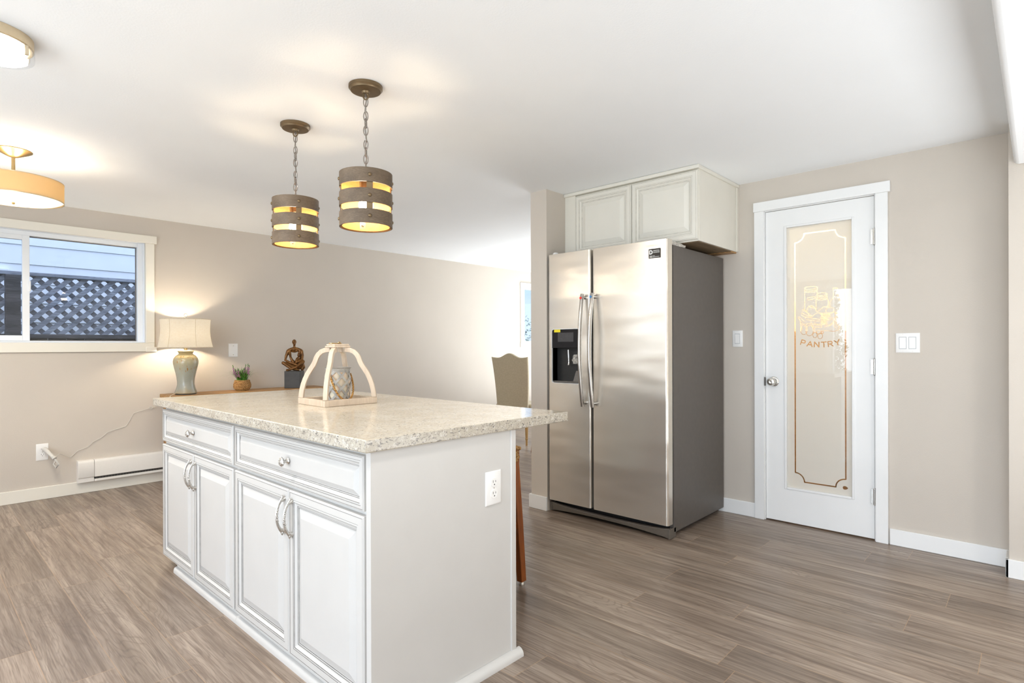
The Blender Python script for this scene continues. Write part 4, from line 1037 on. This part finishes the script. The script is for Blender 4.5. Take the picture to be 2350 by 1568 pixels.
def lavender():
    x, y, z = 2.163, 5.46, .7622
    t = thing('potted_lavender', 'small potted lavender in a round woven seagrass basket', 'potted plant', (x, y, z))
    b = B(); N_ = 13; rows = 9; prof = [.052, .062, .068, .071, .0715, .070, .067, .063, .060]
    b.lathe([(0, .001), (.050, .001)]+[(r-.003, .006+i*.0108) for i, r in enumerate(prof)]+[(.052, .094), (.0, .090)], (x, y, z), 40, cap=False)
    for k, r in enumerate(prof):
        pts = [(x+(r+.0026*sin(N_*a+(k % 2)*pi))*cos(a), y+(r+.0026*sin(N_*a+(k % 2)*pi))*sin(a), z+.0065+k*.0108+.001*sin(5*a+k)) for a in [2*pi*i/78 for i in range(78)]]
        b.tube(pts, .0056, 6, closed=True)
    link('woven_pot', b, SEAGRASS, t)
    rng = random.Random(11); b = B()
    for i in range(210):
        a = rng.uniform(0, 2*pi); r0 = .045*sqrt(rng.random()); wild = rng.random() < .2
        ln = rng.uniform(.08, .135) if not wild else rng.uniform(.13, .18); lean = rng.uniform(.05, .6) if not wild else rng.uniform(.8, 1.15)
        w = rng.uniform(.0035, .006) if not wild else .0018; p = Vector((x+r0*cos(a), y+r0*sin(a), z+.09)); d = Vector((cos(a), sin(a), 0)); sd = Vector((-sin(a), cos(a), 0))
        vs = []; K = 5
        for k in range(K+1):
            s = k/K; th = lean*(.3+.9*s); q = p+d*(ln*s*sin(th))+Vector((0, 0, ln*s*cos(th))); ww = w*(1-s**2.2)*.5+.0002
            vs += [q-sd*ww, q+d*.0006, q+sd*ww]
        b.add(vs, [(3*k+j, 3*k+j+1, 3*k+j+4, 3*k+j+3) for k in range(K) for j in range(2)])
    link('foliage', b, LEAF, t)
    for (dx, h_, lx) in ((-.075, .150, -.03), (-.048, .118, -.012), (-.030, .10, 0), (-.004, .118, .008), (.012, .155, .018), (.028, .160, .014), (.036, .148, .018), (.02, .125, .0), (-.06, .11, -.02)):
        b = B(); p0 = Vector((x+dx*.35, y-.02+rng.uniform(-.02, .02), z+.09)); p1 = Vector((x+dx, p0.y-.01, z+.09+h_*.62)); p2 = p1+Vector((lx*.5, 0, h_*.40))
        b.tube([p0, (p0+p1)/2, p1, p2], [.0012, .0012, .0012, .0008], 6, m=1)
        for k in range(16):
            s = k/16; q = p1+(p2-p1)*(s*1.0)-Vector((0, 0, .03))*(1-s); a = k*2.4; rr = .0065*(1-.75*s)
            b.ball((q.x+rr*cos(a), q.y+rr*sin(a), q.z), (.0058*(1-.5*s), .0058*(1-.5*s), .006*(1-.4*s)), n=7, k=5, m=(1 if s > .72 else 0))
        link('flower_spike', b, [FLOWER, LEAF], t)
lavender()
def figurine():
    S = .000389; px, py, pz = 2.655, 5.43, .7622; ang = radians(-42)
    t = thing('figurine', 'bronze seated mother and child figurine on a charcoal cube plinth', 'figurine', (px, py, pz), rz=ang)
    hh = .168
    b = B(True).box(-.075, .075, -.075, .075, 0, hh); o = link('plinth', b, SLATE, t, bev=.003)
    # sculpture drawn from the front: u right, v up (crop pixels from the photograph scale), d = depth towards the viewer
    fr = radians(14)                        # the figure faces the room a little more than the cube
    def P3(u, v, d=0):
        X = (u-545)*S*1.03; Zz = hh+(990-v)*S*.965; Y_ = -d*S
        return (X*cos(fr)-Y_*sin(fr)*1.0, X*sin(fr)+Y_*cos(fr), Zz)
    b = B(True)
    def limb(pts, rs, n=12): b.tube([P3(*p) for p in pts], [r*S for r in rs], n); [b.ball(P3(*p), r*S, n=12, k=8) for p, r in zip(pts, rs)]
    b.ball(P3(545, 225, 5), (54*S, 60*S, 66*S), n=18, k=12); b.ball(P3(548, 275, 22), (36*S, 40*S, 46*S), n=14, k=10)   # head, jaw
    b.ball(P3(550, 243, 66), (8*S, 14*S, 22*S), n=10, k=8)                                                              # nose
    limb([(545, 300, 0), (545, 345, -4), (545, 400, -4)], [30, 29, 40])
    limb([(415, 455, -5), (470, 420, -5), (545, 400, -8), (625, 418, -5), (695, 455, -5)], [46, 44, 46, 44, 46])          # shoulders
    limb([(545, 420, -8), (545, 470, -8)], [60, 34])
    limb([(425, 470, 0), (445, 540, 0), (455, 620, -6), (480, 690, -10), (520, 760, -8), (545, 850, -8)], [50, 36, 28, 34, 52, 74])   # left side of the open torso
    limb([(680, 470, 0), (660, 520, 0), (700, 620, -40), (700, 720, -46), (650, 800, -30)], [46, 38, 36, 44, 66])           # right side
    b.ball(P3(545, 462, -6), (95*S, 34*S, 46*S), n=16, k=10)
    b.ball(P3(560, 890, -20), (120*S, 100*S, 92*S), n=18, k=12)                                                         # hips
    limb([(398, 470, 0), (360, 590, 8), (338, 700, 28), (440, 760, 75), (560, 810, 105), (630, 845, 112)], [44, 36, 30, 27, 25, 26])  # left arm
    limb([(715, 475, 0), (735, 590, 10), (728, 690, 36), (650, 735, 78), (590, 765, 92)], [42, 36, 32, 27, 24])            # right arm
    limb([(520, 890, 10), (400, 830, 30), (290, 775, 50)], [80, 58, 44]); limb([(290, 775, 50), (390, 860, 85), (480, 920, 110), (640, 962, 105)], [42, 36, 30, 30])   # left leg
    limb([(620, 890, 0), (700, 820, 20), (752, 745, 45)], [84, 66, 42]); limb([(752, 745, 45), (690, 800, 90), (590, 890, 125), (430, 955, 120), (385, 965, 125)], [40, 40, 32, 32, 34])  # right leg
    limb([(740, 830, -10), (752, 890, -5), (728, 950, 0)], [46, 52, 40])
    b.ball(P3(650, 575, 60), (38*S, 40*S, 44*S), n=14, k=10); limb([(642, 625, 60), (625, 680, 66), (600, 730, 78)], [22, 50, 40])   # child
    limb([(660, 660, 95), (610, 690, 110), (580, 700, 104)], [20, 18, 16])
    o = link('bronze_mother_and_child', b, BRONZE, t)
    r = o.modifiers.new('one skin', 'REMESH'); r.mode = 'VOXEL'; r.voxel_size = .0024; r.use_smooth_shade = True
    m = o.modifiers.new('smooth', 'SMOOTH'); m.factor = .5; m.iterations = 3
figurine()

# ------------------------------------------------------------------ wooden lantern with its candle holder, on the worktop
ZT = .8975
def lantern():
    x0, x1, y0, y1 = 1.287, 1.562, 2.345, 2.596; cx_, cy_ = (x0+x1)/2, (y0+y1)/2
    t = thing('wooden_lantern', 'whitewashed wooden lantern frame with four curved ribs on the worktop', 'lantern', (cx_, cy_, ZT))
    w, h = .019, .029
    link('base_rail', B().box(x0, x1, y0, y0+w, ZT, ZT+h), PALE, t, bev=.002); link('base_rail', B().box(x0, x1, y1-w, y1, ZT, ZT+h), PALE, t, bev=.002)
    link('base_rail', B().box(x0, x0+w, y0+w+.0004, y1-w-.0004, ZT, ZT+h), PALE, t, bev=.002); link('base_rail', B().box(x1-w, x1, y0+w+.0004, y1-w-.0004, ZT, ZT+h), PALE, t, bev=.002)
    zt = 1.166; prof = [(0.0, 0.0), (.012, .08), (.03, .17), (.065, .28), (.115, .385), (.18, .49), (.27, .60), (.345, .685), (.39, .76), (.425, .835), (.48, .905), (.56, .96), (.66, .99), (.80, 1.0)]
    for (X, Y_) in ((x0+.0105, y0+.0105), (x1-.0105, y0+.0105), (x1-.0105, y1-.0105), (x0+.0105, y1-.0105)):
        pts = [(X+(cx_-X)*s, Y_+(cy_-Y_)*s, ZT+h+.0004+(zt-ZT-h-.011)*q) for s, q in prof]
        d = Vector((cx_-X, cy_-Y_, 0)).normalized(); side = Vector((-d.y, d.x, 0))
        link('curved_rib', B().bar(pts, .022, .020, side), PALE, t, bev=.0015)
    for k, (s, z) in enumerate(((.043, zt), (.038, zt+.0085))): link('top_plate', B().box(cx_-s, cx_+s, cy_-s, cy_+s, z, z+.008), PALE, t, bev=.0015)
    b = B().tube([(cx_+.030*cos(a)-.012, cy_+.022*sin(a), zt+.0195) for a in [2*pi*i/28 for i in range(28)]], .0022, 8, closed=True)
    b.tube([(cx_+.009+.006*cos(a), cy_, zt+.020+.006*sin(a)) for a in [2*pi*i/16 for i in range(16)]], .0022, 8, closed=True); link('top_ring', b, BRASS, t)
    # galvanised lattice candle holder
    z0, z1 = ZT+.0006, 1.071; c = (cx_, cy_, 0)
    H = thing('candle_holder', 'galvanised lattice metal candle holder with rope handle inside the wooden lantern', 'candle holder', (cx_, cy_, z0))
    R = lambda s: .0575+.0045*cos(2*pi*s*1.5+.3)
    b = B().lathe([(0, z0), (R(0), z0), (R(.1)-.001, z0+.020), (R(.1)-.003, z0+.020), (R(0)-.003, z0+.003), (0, z0+.003)], c, 48, cap=False)
    link('bottom_band', b, GALV, H)
    b = B().lathe([(R(.88), z0+.150), (.0590, z0+.168), (.0645, z1-.001), (.0655, z1), (.0635, z1), (.0575, z0+.166), (R(.88)-.002, z0+.150), (R(.88), z0+.150)], c, 48, cap=False); link('top_band', b, GALV, H)
    b = B(); NN = 7
    for fam in (1, -1):
        for k in range(NN):
            pts = []; ups = []
            for i in range(19):
                s = i/18; a = 2*pi*(k/NN)+fam*s*2.15; r = R(.08+s*.82)+(.0006 if fam > 0 else -.0006); pts.append((cx_+r*cos(a), cy_+r*sin(a), z0+.014+s*.142))
            vs = []
            for i in range(19):
                p = Vector(pts[i]); t_ = (Vector(pts[min(i+1, 18)])-Vector(pts[max(i-1, 0)])).normalized(); n = Vector((p.x-cx_, p.y-cy_, 0)).normalized(); s_ = t_.cross(n)
                for q, e in ((-.0055, .0006), (.0055, .0006), (.0055, -.0006), (-.0055, -.0006)): vs.append(p+s_*q+n*e)
            b.add(vs, [(4*i+j, 4*i+(j+1) % 4, 4*i+4+(j+1) % 4, 4*i+4+j) for i in range(18) for j in range(4)]+[(3, 2, 1, 0), (72, 73, 74, 75)])
    link('lattice', b, GALV, H)
    vd = math.atan2(-cy_, -cx_); pts = []
    for i in range(30):
        s = i/29; a = vd+radians(-32+150*s); sag = sin(pi*s**.85); pts.append((cx_+(.066+.012*sag*s)*cos(a), cy_+(.066+.012*sag*s)*sin(a), z0+.140-.122*sag))
    b = B()
    for ph in (0, 2*pi/3, 4*pi/3):
        q = []
        for i in range(30*4-3):
            f = i/4; k = int(f); p = Vector(pts[k]).lerp(Vector(pts[min(k+1, 29)]), f-k); a = f*1.9+ph; q.append(p+Vector((.0024*cos(a)*cos(vd+1), .0024*cos(a)*sin(vd+1), .0024*sin(a))))
        b.tube(q, .0028, 6)
    link('rope_handle', b, ROPE, H)
    solo('candle', B().lathe([(0, z0+.0035), (.0455, z0+.0035), (.047, z0+.006), (.047, z0+.148), (.044, z0+.151), (0.0, z0+.149)], c, 40, cap=False), CREAM, 'cream pillar candle inside the galvanised lattice holder', 'candle', (cx_, cy_, z0+.0035))
lantern()

# ------------------------------------------------------------------ heater, cord
def heater():
    t = thing('baseboard_heater', 'cream baseboard heater on the wall behind the far end of the island', 'heater', (1.9, FY, .09))
    x0, xs, x1 = .944, 1.052, 2.75; yb = FY-.0006
    sec = lambda: [(yb, .091), (yb, .266), (yb-.050, .266), (yb-.060, .255), (yb-.064, .245), (yb-.064, .135), (yb-.060, .128), (yb-.055, .1275), (yb-.055, .091)]
    def ext(poly, a, b_):
        n = len(poly); bb_ = B(); bb_.add([(a, y, z) for y, z in poly]+[(b_, y, z) for y, z in poly], [tuple(range(n-1, -1, -1)), tuple(range(n, 2*n))]+[(i, (i+1) % n, n+(i+1) % n, n+i) for i in range(n)]); return bb_
    link('end_cap', ext(sec(), x0, xs-.002), HEAT, t, bev=.002)
    link('front_cover', ext([(yb, .128), (yb, .266), (yb-.050, .266), (yb-.060, .255), (yb-.064, .245), (yb-.064, .130), (yb-.060, .128)], xs, x1), HEAT, t)
    link('heating_fins', B().box(xs+.002, x1, yb-.056, yb, .111, .1275), SLOT, t)
    b = B()
    for i in range(84): b.box(xs+.01+i*.02, xs+.021+i*.02, yb-.0575, yb-.0555, .1145, .1215)
    link('grille_strip', b, plain('dull grille metal', (.085, .08, .075), .5, .3, noise=.1), t)
    link('lower_lip', B().box(xs, x1, yb-.062, yb, .091, .1105), HEAT, t, bev=.003)
heater()
def cord():
    y = FY; t = thing('extension_cord', 'clear extension cord and plug running along the wall above the heater', 'cord', (.745, FY-.01, .385))
    link('plug', B().tube([(.745, y-.009, .386), (.752, y-.035, .380), (.770, y-.075, .352), (.785, y-.11, .33)], [.017, .015, .013, .012], 12), CORDW, t)
    link('cord_bundle', B().tube([(.778, y-.10, .338), (.80, y-.12, .305), (.815, y-.115, .27), (.803, y-.105, .245), (.788, y-.10, .275), (.80, y-.115, .31)], .0065, 8).tube([(.785, y-.11, .33), (.792, y-.12, .32)], .015, 10), CORDW, t)
    pts = [(.79, y-.10, .325), (.83, y-.06, .345), (.87, y-.03, .318), (.905, y-.012, .300), (.95, y-.008, .345), (1.02, y-.008, .366), (1.05, y-.010, .405), (1.10, y-.008, .425), (1.15, y-.008, .47), (1.21, y-.008, .488), (1.28, y-.006, .505), (1.31, y-.006, .56), (1.335, y-.006, .612), (1.40, y-.006, .628), (1.45, y-.006, .642), (1.50, y-.01, .65)]
    sm = []
    for i in range(len(pts)-1):
        a, b_ = Vector(pts[i]), Vector(pts[i+1]); sm += [a.lerp(b_, k/4) for k in range(4)]
    link('cable', B().tube(sm+[Vector(pts[-1])], .0019, 6), CORDW, t)
    link('wall_hook', B().tube([(1.462+.012*cos(a), y-.006, .645+.012*sin(a)) for a in [2*pi*i/16 for i in range(16)]], .003, 6, closed=True), CORDW, t)
cord()

# ------------------------------------------------------------------ seating
def stool():
    cx_, cy_ = 1.868, 2.052
    t = thing('counter_stool', 'backless counter stool with woven rope seat and orange brown legs under the overhang', 'stool', (cx_, cy_, 0))
    hs = .198; b = B(); rng = random.Random(4)
    # woven pad: courses of rope wrapped round a square block
    def loop(z, e, wob):
        pts = []; n = 96; r = .05
        for i in range(n):
            a = 2*pi*i/n; ca, sa = cos(a), sin(a); k = (abs(ca)**7+abs(sa)**7)**(-1/7); q = (hs+e+.0035*sin(30*a+wob))*k; pts.append((cx_+q*ca, cy_+q*sa, z+.002*sin(15*a+wob)))
        return pts
    for k in range(6):
        s = k/5; e = -.012*abs(2*s-1)**2.5; b.tube(loop(.600+s*.066, e, k*pi), .0092, 7, closed=True)
    link('rope_seat_edge', b, SEAGRASS, t)
    b = B(); n = 22
    for i in range(n):
        u = -hs+.010+i*(2*hs-.02)/(n-1); pts = [(cx_-hs+.01+j*(2*hs-.02)/24, cy_+u, .671+.006*sin(pi*j/24)+.003*sin(j*1.2+(i % 2)*pi)) for j in range(25)]; b.tube(pts, .0098, 6)
    link('rope_seat_top', b, SEAGRASS, t); link('seat_frame', B().box(cx_-hs+.012, cx_+hs-.012, cy_-hs+.012, cy_+hs-.012, .600, .664), STOOLW, t)
    for sx in (1, -1):
        for sy in (1, -1):
            top = Vector((cx_+sx*.166, cy_+sy*.166, .603)); bot = Vector((cx_+sx*.193, cy_+sy*.193, .020)); up = Vector((1, 0, 0))
            lg = link('leg', B().bar([top, top.lerp(bot, .5), bot], [.040, .040, .034], [.040, .040, .034], up), STOOLW, t, bev=.003)
            link('glide', B().lathe([(.014, .0), (.015, .006), (.012, .012), (.010, .022)], (bot.x, bot.y, 0), 18), NICKEL, lg)
    for sx in (1, -1): link('stretcher', B().box(cx_+sx*.184-.010, cx_+sx*.184+.010, cy_-.170, cy_+.170, .20, .232), STOOLW, t, bev=.003)
    for sy in (1, -1): link('stretcher', B().box(cx_-.170, cx_+.170, cy_+sy*.180-.010, cy_+sy*.180+.010, .28, .312), STOOLW, t, bev=.003)
stool()
def dining_chair():
    t = thing('dining_chair', 'taupe upholstered high back dining chair with camel top beyond the island', 'chair', (5.14, 4.66, 0), rz=radians(22-90))
    # local frame: front is +y, back panel at -y
    hw = .222; L_ = True
    b = B(True); n = 22; fr = []; 
    for i in range(n+1):
        u = -1+2*i/n; top = 1.035+.052*(cos(pi*min(1, abs(u)/.62))*.5+.5)+(.012 if abs(u) > .93 else 0.004*(abs(u) > .8)); fr.append((u, top))
    vs = []; rows = 12
    for side in (0, 1):
        for j in range(rows+1):
            s = j/rows
            for u, top in fr:
                z = .40+(top-.40)*s; w = hw*(.86+.16*s); lean = -.10*s*s; dpt = .036*(1-.25*s)*(1-.35*abs(u)**6)
                vs.append((u*w, -.235+lean+(dpt if side else -dpt), z))
    m = n+1; o = (rows+1)*m; fs = []
    for j in range(rows):
        for i in range(n): a = j*m+i; fs.append((a, a+1, a+m+1, a+m)); fs.append((o+a, o+a+m, o+a+m+1, o+a+1))
        fs.append((j*m, (j+1)*m, o+(j+1)*m, o+j*m)); fs.append((j*m+n, o+j*m+n, o+(j+1)*m+n, (j+1)*m+n))
    for i in range(n): fs.append((i, o+i, o+i+1, i+1)); a = rows*m+i; fs.append((a, a+1, o+a+1, o+a))
    b.add(vs, fs); link('backrest', b, TAUPE, t, bev=.008)
    link('seat', B(True).box(-.235, .235, -.215, .24, .375, .485), TAUPE, t, bev=.03, seg=4)
    for sx in (-1, 1):
        b = B(True); pr = [(.0225, .376), (.0225, .33), (.018, .325), (.021, .31), (.019, .24), (.016, .13), (.0135, .085), (.0175, .080), (.0175, .070), (.013, .066), (.0115, .02), (.0125, .0)]
        for y in (.20, -.215): link('leg', B(True).lathe(list(reversed(pr)), (sx*.165, y, 0), 18), CHAIRW, t)
dining_chair()
def side_chair():
    t = thing('wooden_side_chair', 'brown wooden side chair mostly hidden behind the wall end, one leg showing', 'chair', (4.70, 3.80, 0), rz=radians(43-90+180))
    link('seat', B(True).box(-.21, .21, -.21, .21, .425, .455), STOOLW, t, bev=.01)
    for sx in (-1, 1):
        for sy in (-1, 1): link('leg', B(True).bar([(sx*.17, sy*.17, .424), (sx*.205, sy*.205, .001)], [.034, .026], [.034, .026], (1, 0, 0)), STOOLW, t, bev=.003)
    for sx in (-1, 1): link('back_post', B(True).bar([(sx*.18, -.19, .456), (sx*.18, -.25, .86)], .03, .03, (1, 0, 0)), STOOLW, t, bev=.003)
    link('back_rail', B(True).box(-.18, .18, -.265, -.242, .74, .85), STOOLW, t, bev=.004)
#side_chair placed so that only one leg passes the wall end
side_chair()

# ------------------------------------------------------------------ outdoors
struct('ground_outside', B().box(-14, 22, -14, SY-.3, -.4, -.12).box(-14, 22, FY+.25, 22, -.4, -.12).box(-14, RX-.3, SY-.3, FY+.25, -.4, -.12).box(EX+.3, 22, SY-.3, FY+.25, -.4, -.12), EARTH)
def fence():
    t = thing('lattice_fence', 'weathered blue grey wooden fence with lattice top outside the window', 'fence', (1.4, 6.9, 0)); y = 6.9; x0, x1 = -.9, 4.2
    z0, z1 = 1.295, 1.835
    link('top_rail', B().box(x0, x1, y-.045, y+.045, z1, z1+.034), FENCEW, t, bev=.004); link('bottom_rail', B().box(x0, x1, y-.03, y+.03, z0-.04, z0), FENCED, t, bev=.004)
    b = B(); x = x0
    while x < x1: b.box(x, x+.138, y+.005, y+.024, -.12, z0-.04); x += .142
    link('boards', b, FENCED, t)
    for x in (.636, 2.5, -.6):
        link('post', B().box(x, x+.105, y-.075, y+.03, -.12, z1+.0), FENCED, t, bev=.004)
    per = .1155; h_ = z1-z0; sw = .0415
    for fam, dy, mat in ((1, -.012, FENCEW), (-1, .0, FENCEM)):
        b = B(); k = int((x0-h_)/per)
        while k*per < x1+h_:
            xa = k*per; xb = xa+fam*h_; hw = sw/sqrt(2)
            pts = [(xa-hw, z0), (xa+hw, z0), (xb+hw, z1), (xb-hw, z1)]
            if min(xa, xb)-hw > x0 and max(xa, xb)+hw < x1: b.add([(u, y+dy-.005, w) for u, w in pts]+[(u, y+dy+.005, w) for u, w in pts], [(0, 1, 2, 3), (7, 6, 5, 4), (0, 4, 5, 1), (1, 5, 6, 2), (2, 6, 7, 3), (3, 7, 4, 0)])
            k += 1
        link('lattice_strips', b, mat, t)
fence()
def house():
    t = thing('neighbouring_house', 'white lap sided house wall behind the lattice fence', 'house', (1.5, 7.9, -.12)); y = 7.7; b = B(); z = -.12; k = 0
    while z < 4.2:
        zz = 2.030+.2*round((z-2.03)/.2)
        b.add([(-5, y, zz), (7, y, zz), (7, y-.014, zz+.003), (-5, y-.014, zz+.003), (-5, y-.003, zz+.2), (7, y-.003, zz+.2)], [(0, 1, 2, 3), (3, 2, 5, 4)]); z += .2
    b.box(-5, 7, y+.001, y+.3, -.12, 4.2)
    link('lap_siding', b, SIDING, t)
    link('window_frame', B().box(-.2, .74, y-.05, y-.016, 1.2, 1.97), VINYL, t, bev=.004)
    link('window_pane', B().box(-.12, .66, y-.055, y-.051, 1.28, 1.90), plain('dark reflective pane', (.10, .14, .18), .1, noise=.05), t)
house()
def leaves(name, label, cat, boxes, n, size, mat, trunk=None, seed=1):
    rng = random.Random(seed); b = B()
    for i in range(n):
        c_, r_ = rng.choice(boxes); 
        while True:
            q = Vector((rng.uniform(-1, 1), rng.uniform(-1, 1), rng.uniform(-1, 1)))
            if q.length < 1: break
        p = Vector((c_[0]+q.x*r_[0], c_[1]+q.y*r_[1], c_[2]+q.z*r_[2])); u = Vector((rng.gauss(0, 1), rng.gauss(0, 1), rng.gauss(0, 1))).normalized(); v = u.orthogonal().normalized(); s = size*rng.uniform(.6, 1.3)
        b.add([p-u*s, p+v*s*.45, p+u*s, p-v*s*.45], [(0, 1, 2, 3)])
    t = thing(name, label, cat, (boxes[0][0][0], boxes[0][0][1], -.12))
    link('foliage', b, mat, t, flat=True)
    if trunk: link('trunk', B().tube(trunk, [.10, .08, .04][:len(trunk)], 10), FENCED, t)
    return t
leaves('garden_hedge', 'grey green hedge outside the far dining window', 'hedge', [((7.4+k*.75, 8.6, .55), (.7, .45, 1.35)) for k in range(9)], 9000, .05, HEDGE, [(8.5, 8.6, -.12), (8.5, 8.6, .5), (8.5, 8.6, 1.1)], 5)
leaves('evergreen_tree', 'dark evergreen tree reflected in the pantry door glass', 'tree', [((-3.25, 2.86+.04*(k % 3), .3+.27*k), (.30, .56-.045*k, .33)) for k in range(8)], 13000, .03, TREE, [(-3.25, 2.8, -.12), (-3.25, 2.8, 1.2), (-3.25, 2.8, 2.2)], 9)
